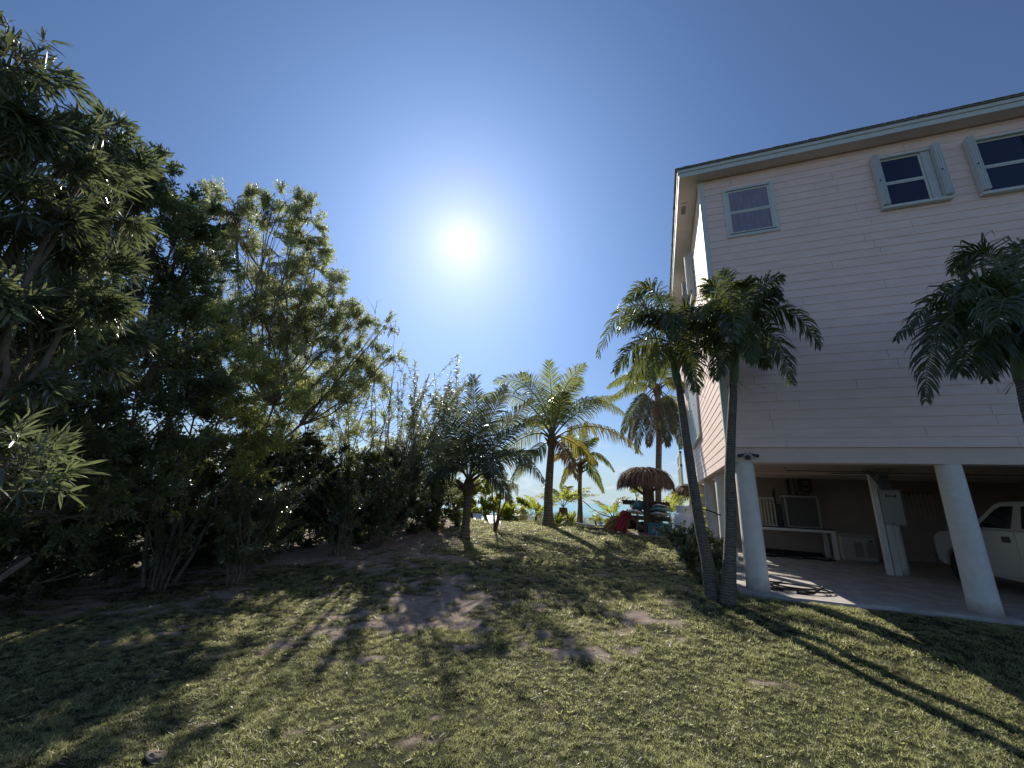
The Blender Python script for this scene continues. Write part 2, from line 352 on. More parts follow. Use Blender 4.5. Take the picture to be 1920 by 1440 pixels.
def watermat():
    m = mat('turquoise_water', (.09, .36, .36), .18); t = m.node_tree; b = t.nodes['Principled BSDF']
    g = t.nodes.new('ShaderNodeNewGeometry'); mpn = t.nodes.new('ShaderNodeMapping'); mpn.inputs['Scale'].default_value = (.25, .8, 1); t.links.new(g.outputs['Position'], mpn.inputs[0])
    n = t.nodes.new('ShaderNodeTexNoise'); n.inputs['Scale'].default_value = .9; n.inputs['Detail'].default_value = 7; t.links.new(mpn.outputs[0], n.inputs['Vector'])
    n3 = t.nodes.new('ShaderNodeTexNoise'); n3.inputs['Scale'].default_value = .03; n3.inputs['Detail'].default_value = 4; t.links.new(mpn.outputs[0], n3.inputs['Vector'])
    r = t.nodes.new('ShaderNodeValToRGB'); e = r.color_ramp.elements; e[0].position = .35; e[1].position = .7; e[0].color = (.07, .38, .40, 1); e[1].color = (.17, .52, .47, 1)
    t.links.new(n3.outputs['Fac'], r.inputs[0]); t.links.new(r.outputs[0], b.inputs['Base Color'])
    bn = t.nodes.new('ShaderNodeBump'); bn.inputs['Strength'].default_value = .45; bn.inputs['Distance'].default_value = .25
    t.links.new(n.outputs['Fac'], bn.inputs['Height']); t.links.new(bn.outputs[0], b.inputs['Normal']); return m
M['water'] = watermat()

# ------------------------------------------------------------------ ground, sea
def axis(lo, f0, f1, hi, step):
    fine = np.arange(f0, f1 + 1e-6, step); a = []; s = step; x = f0
    while x > lo: s *= 1.35; x -= s; a.append(x)
    b = []; s = step; x = f1
    while x < hi: s *= 1.35; x += s; b.append(x)
    return np.array(a[::-1] + list(fine) + b)
xs = axis(-400, -13, 9, 400, .1); ys = axis(-200, .6, 24, 60, .1)
X, Y = np.meshgrid(xs, ys); Zg = gz(X, Y); nx, ny = len(xs), len(ys)
i = np.arange(ny - 1)[:, None] * nx; j = np.arange(nx - 1)[None, :]
g = MB(); g.add(np.stack([X, Y, Zg], -1).reshape(-1, 3), [np.stack([i + j, i + j + 1, i + nx + j + 1, i + nx + j], -1).reshape(-1, 4)], 0, sand(X, Y).ravel(), True)
tag(g.build('ground', M['ground']), kind='structure')
s_ = MB(); s_.add([(-12000, 24, -1.5), (12000, 24, -1.5), (12000, 15000, -1.5), (-12000, 15000, -1.5)], [(0, 1, 2, 3)])
tag(s_.build('sea', M['water']), kind='structure')
# concrete floor under the house, with a hand-poured wavy front edge
sl_ = MB(); fe = []
for k in range(61):
    x = 1.42 + k * .2; fe.append((x, 9.83 + .07 * math.sin(x * 1.9) + .05 * math.sin(x * 5.1 + 1) + (.18 * math.exp(-((x - 1.4) / .35) ** 2)) - .03 * max(0, x - 5)))
back = [(x, 24.2) for x, _ in fe[::-1]]
sl_.prism(fe + back, 'z', -.12, .035)
tag(sl_.build('carport_floor', M['slab']), kind='structure')

# grass blades
def blades(P, L_, W_, lean, rnd, rg):
    n = len(P); a = rg.uniform(0, 2 * math.pi, n); d = np.stack([np.cos(a), np.sin(a), np.zeros(n)], -1)
    b = rg.uniform(0, 2 * math.pi, n); side = np.stack([np.cos(b), np.sin(b), np.zeros(n)], -1)
    up = np.array([0, 0, 1.0]); ln = rg.uniform(.2, 1, n)[:, None] * lean
    tip = P + (up * (1 - .45 * ln) + d * ln) * L_[:, None]
    V = np.stack([P - side * W_[:, None] / 2, P + side * W_[:, None] / 2, tip], 1).reshape(-1, 3)
    return V, np.arange(3 * n).reshape(-1, 3), np.repeat(rnd, 3)
gb = MB(); rg = np.random.default_rng(11)
def inview(P, mg=60):
    q = (P - CAM) @ RM; zz = -q[:, 2]; ok = zz > .3
    px = CX + FOC * q[:, 0] / np.maximum(zz, .01); py = CY - FOC * q[:, 1] / np.maximum(zz, .01)
    return ok & (px > -mg) & (px < 1920 + mg) & (py < 1440 + 2 * mg)
for (y0, y1, dens, l0, wd) in ((.8, 4.2, 15000, .024, .0048), (4.2, 7, 8000, .028, .0068), (7, 11, 3600, .034, .011), (11, 20.5, 1000, .042, .021)):
    x0, x1 = -12.5, 8.0
    n = int((x1 - x0) * (y1 - y0) * dens); x = rg.uniform(x0, x1, n); y = rg.uniform(y0, y1, n)
    P = np.stack([x, y, gz(x, y)], -1); k = inview(P); P = P[k]; x, y = P[:, 0], P[:, 1]
    sd = sand(x, y); fq = 15 if y1 < 8 else 8
    cl = .3 * fbm(x * 4, y * 4, 33, 3) + .7 * fbm(x * fq, y * fq, 34, 2); keep = rg.uniform(0, 1, len(x)) < (1 - .965 * sd) * (.12 + 1.1 * sstep((cl - .33) / .25))
    keep &= ~((x > 1.38) & (y > 9.75)); keep &= rg.uniform(0, 1, len(x)) < np.where(x < -8.5, .35, 1)
    P = P[keep]; cl = cl[keep]; n = len(P); P[:, 2] += .035 * (cl - .4) * (l0 / .026); tall = (fbm(P[:, 0] * 1.5, P[:, 1] * 1.5, 44, 3) > .6)
    L_ = l0 * rg.uniform(.45, 1.35, n) * (1 + .6 * tall) * (.6 + cl); W_ = wd * rg.uniform(.6, 1.3, n)
    rn = np.clip(.02 + .55 * (cl - .35) * 2 + .45 * fbm(P[:, 0] * 1.1, P[:, 1] * 1.1, 55, 4) + rg.normal(0, .24, n), 0, 1)
    V, F, R_ = blades(P, L_, W_, 1.5, rn, rg); gb.add(V, [F], 0, R_)
tag(gb.build('lawn_grass', L['grass']), kind='stuff', label='short coarse sunlit lawn grass with sandy gaps', cat='grass')

# ------------------------------------------------------------------ foliage tools
def rdir(n, rg):
    v = rg.normal(size=(n, 3)); return v / np.linalg.norm(v, axis=1)[:, None]
def unit(v): return v / (np.linalg.norm(v, axis=-1, keepdims=True) + 1e-9)
def leaves(mb, P, D, L_, W_, rnd, rg, matid=0, sides=None, droop=.15):
    """lance-shaped leaves, six points each, folded along nothing, bent downwards at the tip"""
    n = len(P); D = unit(D); s = unit(np.cross(D, sides if sides is not None else rdir(n, rg)))
    L1 = np.asarray(L_)[:, None]; W1 = np.asarray(W_)[:, None]; dn = np.array([0, 0, -1.0]) * droop
    a = P + D * L1 * .30; b = P + (D + dn * .5) * L1 * .68; t = P + (D + dn) * L1
    V = np.stack([P, a - s * W1 * .5, a + s * W1 * .5, b - s * W1 * .42, b + s * W1 * .42, t], 1).reshape(-1, 3)
    o = np.arange(n)[:, None] * 6
    mb.add(V, [np.concatenate([o + np.array([[0, 2, 1]]), o + np.array([[3, 4, 5]])]), o + np.array([[1, 2, 4, 3]])], matid, np.repeat(rnd, 6))
def leaves4(mb, P, D, L_, W_, rnd, rg, matid=0):
    n = len(P); D = unit(D); s = unit(np.cross(D, rdir(n, rg))); L1 = np.asarray(L_)[:, None]; W1 = np.asarray(W_)[:, None]
    a = P + D * L1 * .45
    V = np.stack([P, a + s * W1 * .5, P + D * L1, a - s * W1 * .5], 1).reshape(-1, 3)
    mb.add(V, [np.arange(4 * n).reshape(-1, 4)], matid, np.repeat(rnd, 4))
def bez(p0, p1, p2, n=8):
    t = np.linspace(0, 1, n)[:, None]; c = 2 * np.asarray(p1) - .5 * (np.asarray(p0) + np.asarray(p2))
    return (1 - t) ** 2 * p0 + 2 * t * (1 - t) * c + t * t * p2
def wobble(P, a, rg):
    n = len(P); w_ = rg.normal(0, a, (n, 3)); w_[0] = 0; return P + w_
DENS = 2.1
def tree(name, label, cat, base, blobs, leaf, rg, trunks=1, r0=.09, kt=120, ml=20, L0=.1, W0=.03, six=False, group=None, bark='bark', twl=.25, pods=None, spread=55, fork=.45, flat=1.0):
    """trunk(s) -> limb to each crown clump -> twigs -> leaves"""
    base = np.array(base, float); root = thing(name, base, label, cat, group)
    C = []; Rr = []
    for (px, py, d, rp) in blobs:
        c = atr(px, py, d); dep = -((c - CAM) @ RM)[2]; C.append(c); Rr.append(rp * dep / FOC)
    C = np.array(C); Rr = np.array(Rr)
    w_ = MB(); lf = MB(); pd = MB()
    tops = []
    cen = C.mean(0)
    for k in range(trunks):
        sp = base + np.array([rg.normal(0, .12 * trunks ** .5), rg.normal(0, .12 * trunks ** .5), 0])
        sp[2] = base[2] - .05
        tgt = C[rg.integers(len(C))] if trunks > 1 else cen
        f = fork * rg.uniform(.8, 1.15); fk = sp + (tgt - sp) * f; fk = fk + np.array([0, 0, .15 * (1 - f)])
        mid = (sp + fk) / 2 + np.array([rg.normal(0, .1), rg.normal(0, .1), 0.05])
        P = wobble(bez(sp, mid, fk, 7), .015, rg); w_.tube(P, np.linspace(r0, r0 * .62, 7) * .8, 8, cap=False); tops.append(fk)
    tops = np.array(tops)
    for c, r in zip(C, Rr):
        fk = tops[np.argmin(np.linalg.norm(tops - c, axis=1))]; dist = np.linalg.norm(c - fk)
        mid = (fk + c) / 2 + np.array([0, 0, -.12 * dist]) + rg.normal(0, .07 * dist, 3)
        P = wobble(bez(fk, mid, c, 9), .02, rg); w_.tube(P, np.linspace(r0 * .5, .012, 9), 6, cap=False)
        # secondary limbs inside the clump
        n2 = 7; sec = []
        for q in range(n2):
            st = P[rg.integers(4, 9)]; e = c + rdir(1, rg)[0] * r * rg.uniform(.55, .95) * np.array([1, 1, flat])
            pp = wobble(bez(st, (st + e) / 2 + rg.normal(0, .1 * r, 3), e, 6), .012, rg); w_.tube(pp, np.linspace(.014, .004, 6), 4, cap=False); sec.append(pp)
        sec = np.concatenate(sec)
        kk = max(12, int(kt * DENS * (r / 1.0) ** 1.6))
        # sub-clumps give light and dark lumps with gaps
        nsub = max(6, int(kk / 14)); sub = c + rdir(nsub, rg) * (r * rg.uniform(.25, 1.0, nsub) ** .6)[:, None] * np.array([1, 1, flat])
        pick = rg.integers(nsub, size=kk); S = sub[pick] + rdir(kk, rg) * r * .20 * rg.uniform(.2, 1, kk)[:, None]
        Dt = unit(unit(S - c) * .8 + rdir(kk, rg) * .6 + np.array([0, 0, .3]))
        for q in range(0, kk, 5):
            a = sec[rg.integers(len(sec))]
            jn = sec[np.argmin(np.linalg.norm(sec - S[q], axis=1))]
            w_.tube(bez(jn, (jn + S[q]) / 2 + rg.normal(0, .03, 3), S[q], 4), np.linspace(.006, .003, 4), 3, cap=False)
        m = ml; t = np.tile(np.linspace(.0, 1, m), kk); own = np.repeat(np.arange(kk), m)
        Pl = S[own] + Dt[own] * (t * twl)[:, None]; n = len(Pl)
        perp = unit(np.cross(Dt[own], rdir(n, rg))); an = np.radians(rg.normal(spread, 14, n))[:, None] * (1.15 - .5 * t[:, None])
        D = Dt[own] * np.cos(an) + perp * np.sin(an)
        rn = np.clip(rg.uniform(.15, .85, nsub)[pick][own] + rg.normal(0, .17, n), 0, 1)
        Ls = L0 * rg.uniform(.6, 1.2, n); Ws = W0 * rg.uniform(.7, 1.2, n)
        (leaves if six else leaves4)(lf, Pl, D, Ls, Ws, rn, rg)
    w_.build('branches', M[bark], root); lf.build('crown', leaf, root)
    if pods is not None:
        for (px, py, d, rp, n) in pods:
            n = int(n * 1.3)
            c = atr(px, py, d); dep = -((c - CAM) @ RM)[2]; r = rp * dep / FOC; P = c + rdir(n, rg) * r * rg.uniform(.2, 1, n)[:, None]
            pd = MB(); [pd.tube(bez(c, (c + q) / 2 + np.array([0, 0, .06]), q, 4), .004, 3, 0, cap=False) for q in P]; leaves(pd, P, np.array([0, 0, -1.0]) + rdir(n, rg) * .35, rg.uniform(.13, .2, n), np.full(n, .024), rg.uniform(0, 1, n), rg); pd.build('pod_cluster', L['pod'], root)
    return root
def shrub(name, label, base, n, h, lean, spread, leaf, rg, L0=.12, W0=.019, cat='shrub', group=None, ntip=3, lpt=46, r0=.013, leafy=.5, mat_='stem', target=None):
    """many thin stems fanning from one foot, whorled narrow leaves on their upper part"""
    base = np.array(base, float); root = thing(name, base, label, cat, group); w_ = MB(); lf = MB()
    for k in range(n):
        sp = base + np.array([rg.normal(0, .08), rg.normal(0, .08), -.04]); a = rg.uniform(0, 2 * math.pi); ss = spread * rg.uniform(.2, 1)
        hh = h * rg.uniform(.6, 1.08); tip = sp + np.array([math.cos(a) * ss + lean[0], math.sin(a) * ss + lean[1], hh])
        mid = sp + (tip - sp) * .5 + np.array([-(math.cos(a)) * .12, -(math.sin(a)) * .12, hh * .07]) * 1.0
        P = wobble(bez(sp, mid, tip, 10), .012, rg); w_.tube(P, np.linspace(r0 * rg.uniform(.8, 1.3), .004, 10), 6, cap=False)
        for q in range(ntip):
            s0 = P[rg.integers(2, 9)] if q else P[6]; d0 = unit(P[-1] - P[6]) if q == 0 else unit((P[-1] - P[5]) * .8 + rdir(1, rg)[0] * .35 * hh)
            ln = hh * rg.uniform(.22, .42) if q == 0 else hh * rg.uniform(.15, .36)
            e = s0 + d0 * ln; pp = bez(s0, (s0 + e) / 2 + rg.normal(0, .02, 3), e, 5); 
            w_.tube(pp, np.linspace(.006, .003, 5), 4, cap=False)
            m = int(lpt * (ln / .5) * rg.uniform(.7, 1.2)) + 10; t = rg.uniform(.05, 1, m) ** .8
            Pl = s0 + (e - s0) * t[:, None]; perp = unit(np.cross(np.tile(d0, (m, 1)), rdir(m, rg))); an = np.radians(rg.normal(62, 14, m) - 34 * (t > .9))[:, None]
            D = d0 * np.cos(an) + perp * np.sin(an)
            leaves(lf, Pl, D, L0 * rg.uniform(.55, 1.15, m), W0 * rg.uniform(.75, 1.2, m), np.clip(rg.normal(.5, .25, m), 0, 1), rg, sides=np.tile(d0, (m, 1)) + rdir(m, rg) * .5, droop=.3)
    w_.build('stems', M[mat_], root); lf.build('foliage', leaf, root); return root


# ------------------------------------------------------------------ house
house = thing('house', (1.5, 10.05, 0), 'pink clapboard house raised on round white concrete columns', 'house')
def courses(face, z0, z1, sgn=-1, e=.2055):
    p = []; z = z0
    while z < z1 - .02:
        zt = min(z + e, z1); p += [(face + sgn * .014, z), (face + sgn * .002, zt)]; z = zt
    return p
X1, YB, ZT = 12.4, 24.0, 10.22
wf = MB(); wf.prism(courses(10.05, 2.94, ZT) + [(10.16, ZT), (10.16, 2.94)], 'x', 1.56, X1); wfo = wf.build('front_wall', M['pink'], house)
ws = MB(); ws.prism(courses(1.5, 2.60, ZT) + [(1.60, ZT), (1.60, 2.60)], 'y', 10.13, YB); wso = ws.build('side_wall', M['pink'], house)
rj = np.random.default_rng(12); b = MB()
for k in range(35):                                     # butt joints between boards
    z = 2.94 + k * .2055
    for x in np.arange(1.8 + rj.uniform(0, 3.4), X1 - .2, 3.66):
        if any(a - .1 < x < c + .1 and lo - .25 < z < hi for a, c, lo, hi in ((2.02, 3.19, 8.3, 9.8), (5.2, 6.44, 8.37, 9.84), (6.9, 8.12, 8.33, 9.84), (9.6, 10.9, 8.33, 9.84))): continue
        b.add([(x, 10.05 - .0155, z + .004), (x + .005, 10.05 - .0155, z + .004), (x + .005, 10.05 - .0035, z + .2), (x, 10.05 - .0035, z + .2)], [(0, 1, 2, 3)])
tag(b.build('board_joints', M['conduit'], wfo), kind='stuff')
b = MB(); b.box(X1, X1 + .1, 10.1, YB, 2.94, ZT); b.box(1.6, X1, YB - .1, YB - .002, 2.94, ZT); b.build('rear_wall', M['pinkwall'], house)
b = MB(); b.box(1.475, 1.60, 10.022, 10.052, 2.66, ZT - .003); b.box(1.472, 1.502, 10.0225, 10.15, 2.66, ZT - .003); b.build('corner_board', M['trim'], house)
b = MB(); b.box(1.60, X1, 10.085, 10.36, 2.66, 2.938); b.box(1.60, X1, 10.065, 10.38, 2.622, 2.657); b.build('beam', M['frieze'], house)
b = MB(); b.box(1.62, 1.86, 10.40, YB - .15, 2.64, 3.08); b.build('beam', M['frieze'], house)
b = MB(); b.box(1.87, X1, 15.28, 15.52, 2.84, 3.098); b.box(1.87, X1, 15.262, 15.54, 2.81, 2.838); b.build('beam', M['frieze'], house)
b = MB(); b.box(1.606, X1, 10.17, YB - .12, 3.10, 3.2)
for k in range(26): b.box(1.88, X1 - .05, 10.6 + k * .5, 10.645 + k * .5, 2.99, 3.098)
b.build('floor_framing', M['soffit'], house)
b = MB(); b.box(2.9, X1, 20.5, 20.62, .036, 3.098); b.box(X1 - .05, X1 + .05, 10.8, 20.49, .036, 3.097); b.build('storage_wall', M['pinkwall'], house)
# roof
x0, x1, y0, y1 = .98, X1 + .5, 9.69, YB + .5
b = MB(); b.box(x0 + .03, x1, y0 + .03, 10.03, 10.222, 10.25); b.box(x0 + .03, 1.478, 10.03, y1, 10.222, 10.25); b.box(1.48, x1 - .02, 10.05, y1, 10.235, 10.26); b.build('soffit', M['soffit'], house)
b = MB()
for k in range(16): b.box(x0 + .10, x0 + .28, 10.75 + k * .001, 10.77, 10.2175 + 0, 10.221)
b.box(x0 + .12, x0 + .24, 10.9, 11.25, 10.205, 10.221)
b.build('soffit_vent', M['conduit'], house)
b = MB(); b.box(x0, x1, y0, y0 + .03, 10.205, 10.40); b.box(x0 - .0, x0 + .03, y0 + .031, y1, 10.206, 10.40)
b.box(x0 - .03, x1, y0 - .03, y0 - .001, 10.335, 10.425); b.box(x0 - .031, x0 - .001, y0 - .001, y1, 10.336, 10.426); b.build('fascia', M['trim'], house)
rf = MB(); zr = 10.43; hp = (y1 - y0) / 2; cx0, cx1, cy = x0 + 6.0, x1 - 6.0 + 0, (y0 + y1) / 2
ring = [(x0 - .07, y0 - .07), (x1, y0 - .07), (x1, y1), (x0 - .07, y1)]
xm = (x0 + x1) / 2; ya, yb_ = y0 + (x1 - x0) / 2, y1 - (x1 - x0) / 2
top = [(xm, ya), (xm, yb_)]
v = [(a, c, zr) for a, c in ring] + [(a, c, zr + 2.3) for a, c in top] + [(a, c, zr + .022) for a, c in ring]
rf.add(v, [(3, 2, 1, 0), (0, 1, 7, 6), (1, 2, 8, 7), (2, 3, 9, 8), (3, 0, 6, 9), (6, 7, 4), (7, 8, 5, 4), (8, 9, 5), (9, 6, 4, 5)])
rr = np.random.default_rng(3)
for k in range(64):                                     # uneven shingle butts along the front and side eaves
    xx = x0 - .08 + k * .19; rf.box(xx, xx + .185, y0 - .085 - rr.uniform(0, .012), y0 + .1, zr + .024, zr + .030 + rr.uniform(0, .009))
for k in range(78):
    yy = y0 - .08 + k * .19; rf.box(x0 - .085 - rr.uniform(0, .012), x0 + .1, yy + .002, yy + .183, zr + .0245, zr + .031 + rr.uniform(0, .009))
rf.build('roof', M['shingle'], house)
# columns
def column(x, y, ztop=2.62, r=.2):
    b = MB(); prof = [(r * 1.11, -.09), (r * 1.10, .06), (r * 1.06, .3), (r * 1.02, 1.2), (r * .97, ztop - .4), (r * .94, ztop)]
    b.lathe(prof, (x, y, 0), 32); o = b.build('column', [M['column']], house); return o
M['column'].node_tree  # concrete stained by soil splash near the foot
def stain(m):
    t = m.node_tree; b = t.nodes['Principled BSDF']; src = b.inputs['Base Color'].links[0].from_socket
    g = t.nodes.new('ShaderNodeNewGeometry'); s = t.nodes.new('ShaderNodeSeparateXYZ'); t.links.new(g.outputs['Position'], s.inputs[0])
    n = t.nodes.new('ShaderNodeTexNoise'); n.inputs['Scale'].default_value = 5; n.inputs['Detail'].default_value = 6; t.links.new(g.outputs['Position'], n.inputs['Vector'])
    a = t.nodes.new('ShaderNodeMath'); a.operation = 'MULTIPLY_ADD'; a.inputs[1].default_value = .5; t.links.new(n.outputs['Fac'], a.inputs[0]); a.inputs[2].default_value = .02
    r = t.nodes.new('ShaderNodeMath'); r.operation = 'DIVIDE'; t.links.new(s.outputs['Z'], r.inputs[0]); t.links.new(a.outputs[0], r.inputs[1]); r.use_clamp = True
    mx = t.nodes.new('ShaderNodeMix'); mx.data_type = 'RGBA'; t.links.new(r.outputs[0], mx.inputs['Factor']); mx.inputs['A'].default_value = (.30, .25, .20, 1); t.links.new(src, mx.inputs['B'])
    t.links.new(mx.outputs['Result'], b.inputs['Base Color'])
stain(M['column'])
for x in (1.82, 5.32, 8.8, 12.1): column(x, 10.24)
for y in (13.75, 17.15, 20.6, 23.6): column(1.82, y, 2.638)
for x in (6.36, 9.9): column(x, 15.42, 2.808)
b = MB(); b.box(5.95, 6.08, 15.06, 15.2, .036, 2.9, bev=.008); b.build('post', M['white'], house)
b = MB(); b.tube([(3.7, 14.6, 2.93), (3.8, 14.9, 2.86), (6.0, 14.9, 2.86), (6.3, 15.0, 2.7), (6.32, 15.05, 2.4)], .014, 6)
b.tube([(5.0, 14.95, 2.8), (6.1, 14.95, 2.83), (8.4, 14.95, 2.83), (12, 14.95, 2.83)], .02, 6); b.tube([(5.8, 15.0, 2.9), (6.0, 15.02, 2.75), (6.22, 15.05, 2.36)], .022, 6); b.tube([(5.9, 15.03, 2.95), (6.12, 15.05, 2.72), (6.3, 15.06, 2.36)], .018, 6)
b.build('ceiling_wiring', M['conduit'], house)

# windows
M['wglass'] = mat('window_glass', (.012, .016, .04), .07, spec=.6)
def fwindow(x0, x1, z0, z1, shut, lab=None):
    Y = 10.05; fr = MB(); t = .10
    if not shut:
        for a in ((x0, x1, z1 - t, z1), (x0, x1, z0, z0 + t), (x0, x0 + t, z0 + t + .001, z1 - t - .001), (x1 - t, x1, z0 + t + .001, z1 - t - .001)): fr.box(a[0], a[1], Y - .045, Y - .005, a[2], a[3], bev=.004)
        gx0, gx1, gz0, gz1 = x0 + t, x1 - t, z0 + t, z1 - t
    else:
        fr.box(x0 + .02, x1 - .02, Y - .10, Y - .02, z1 - .075, z1 - .02, bev=.006); fr.box(x0, x1, Y - .13, Y - .02, z0, z0 + .07, bev=.006); fr.box(x0 + .03, x0 + .1, Y - .03, Y - .019, z0 + .068, z1 - .074); fr.box(x1 - .1, x1 - .03, Y - .03, Y - .019, z0 + .068, z1 - .074)
        gx0, gx1, gz0, gz1 = x0 + .15, x1 - shut, z0 + .07, z1 - .075
    o = fr.build('window', M['trim'], house)
    if lab: o['label'] = lab
    s = MB(); zm = (gz0 + gz1) / 2; sw = .045
    for a in ((gx0, gx1, gz1 - sw, gz1), (gx0, gx1, gz0, gz0 + sw), (gx0, gx0 + sw, gz0 + sw, gz1 - sw), (gx1 - sw, gx1, gz0 + sw, gz1 - sw)): s.box(a[0] + .001, a[1] - .001, Y - .034, Y - .006, a[2] + .001, a[3] - .001)
    s.box(gx0 + sw, gx1 - sw, Y - .038, Y - .008, zm - .022, zm + .022); s.box(gx0 + sw, gx1 - sw, Y - .03, Y - .009, zm - .055, zm - .024); s.build('sash', M['sash'], o)
    p = MB(); p.box(gx0 + sw - .002, gx1 - sw + .002, Y - .02, Y - .012, gz0 + sw - .002, gz1 - sw + .002); p.build('pane', M['lace'] if not shut else M['wglass'], o)
    if not shut:
        k = MB(); k.tube([(gx0 - .03, Y - .05, gz0 - .01), (gx1 + .03, Y - .05, gz0 - .01)], .012, 6); k.build('shutter_track', M['conduit'], o); k = MB(); k.tube([(gx0 - .02, Y - .05, gz1 + .012), (gx1 + .01, Y - .05, gz1 + .012)], .01, 6); k.build('shutter_track', M['conduit'], o)
    if shut:
        for (a, c) in ((x0, x0 + .13), (x1 - .14, x1)):
            k = MB(); n = 6
            k.box(a + .01, c - .01, Y - .17, Y - .02, z0 + .075, z1 + .01, bev=.004)
            for q in range(n): k.box(a + q * (c - a) / n + .003, a + (q + .72) * (c - a) / n + .003, Y - .185 - .006 * (q % 2), Y - .171, z0 + .08, z1 + .005)
            k.box(a + .03, a + .055, Y - .21, Y - .19, (z0 + z1) / 2 - .02, (z0 + z1) / 2 + .005, 1); k.build('shutter', [M['shutter'], M['black']], o)
        if shut > .2:
            k = MB(); k.box(gx1 + .003, x1 - .142, Y - .06, Y - .01, gz0 + .002, gz1 - .002); k.build('side_panel', M['shutter'], o)
fwindow(2.02, 3.19, 8.30, 9.80, 0, 'square window with pale lace curtain and flat trim')
fwindow(5.20, 6.44, 8.37, 9.84, .30); fwindow(6.90, 8.12, 8.33, 9.84, .16); fwindow(9.6, 10.9, 8.33, 9.84, .16)
def swindow(y0, y1, z0, z1, closed):
    X = 1.5; fr = MB()
    fr.box(X - .13, X - .02, y0, y1, z0, z0 + .07, bev=.006); fr.box(X - .11, X - .02, y0, y1, z1 - .06, z1, bev=.006); fr.box(X - .09, X - .02, y0, y0 + .05, z0 + .071, z1 - .061); fr.box(X - .09, X - .02, y1 - .05, y1, z0 + .071, z1 - .061)
    o = fr.build('window', M['trim'], house)
    if closed:
        k = MB(); n = int((y1 - y0 - .12) / .17); P = []
        for q in range(n + 1): P.append((X - (.10 if q % 2 else .045), y0 + .06 + q * (y1 - y0 - .12) / n))
        k.prism(P + [(X - .03, y1 - .06), (X - .03, y0 + .06)], 'z', z0 + .075, z1 - .065)
        k.box(X - .115, X - .1, (y0 + y1) / 2 - .02, (y0 + y1) / 2 + .02, (z0 + z1) / 2 - .03, (z0 + z1) / 2 + .03, 1); k.build('shutter', [M['shutter'], M['black']], o)
    else:
        for (a, c) in ((y0 + .055, y0 + .2), (y1 - .2, y1 - .055)):
            k = MB(); k.box(X - .24, X - .02, a, c, z0 + .08, z1 - .065, bev=.01)
            for q in range(5): k.box(X - .25, X - .241, a + q * .028 + .004, a + q * .028 + .02, z0 + .085, z1 - .07)
            k.build('shutter', M['shutter'], o)
        k = MB(); k.box(X - .04, X - .025, y0 + .2, y1 - .2, z0 + .08, z1 - .065); k.build('pane', M['wglass'], o)
swindow(14.9, 16.6, 3.95, 6.6, True); swindow(16.65, 18.3, 3.95, 6.6, True); swindow(12.9, 14.9, 8.35, 9.9, False); swindow(17.4, 19.2, 8.35, 9.9, False)
# screened porch bay on the sea end of the side wall
b = MB()
for (ya_, yb2) in ((21.6, 21.7), (24.3, 24.4)): b.box(1.06, 1.16, ya_, yb2, 2.7, 4.3)
b.box(1.05, 1.17, 21.6, 24.4, 3.55, 3.65); b.box(1.05, 1.17, 21.6, 24.4, 4.2, 4.31); b.box(1.04, 1.478, 21.55, 24.45, 2.62, 2.72)
for k in range(9): b.box(1.075, 1.10, 21.72 + k * .3, 21.78 + k * .3, 2.73, 3.54)
for z in (2.9, 3.1, 3.3): b.box(1.101, 1.12, 21.7, 24.3, z, z + .05)
b.build('porch_railing', M['trim'], house)
# flood light above the corner column
fl = MB(); c = (1.88, 10.05, 2.73); fl.box(c[0] - .05, c[0] + .05, 10.03, 10.064, c[2] - .05, c[2] + .03); fl.tube([(c[0] - .11, 10.0, c[2] + .03), (c[0] - .04, 9.99, c[2] + .09), (c[0], 10.02, c[2] + .02)], .009, 6); fl.tube([(c[0] + .12, 10.0, c[2] + .03), (c[0] + .04, 9.99, c[2] + .09), (c[0], 10.02, c[2] + .02)], .009, 6)
for s in (-1, 1): fl.tube([(c[0] + s * .09, 10.0, c[2] + .05), (c[0] + s * .13, 9.97, c[2] + .03), (c[0] + s * .19, 9.94, c[2] + .01)], [.022, .032, .042], 10)
fl.tube([(c[0], 10.0, c[2] - .03), (c[0], 9.96, c[2] - .05)], .018, 8); fl.build('flood_light', M['darkmetal'], house)

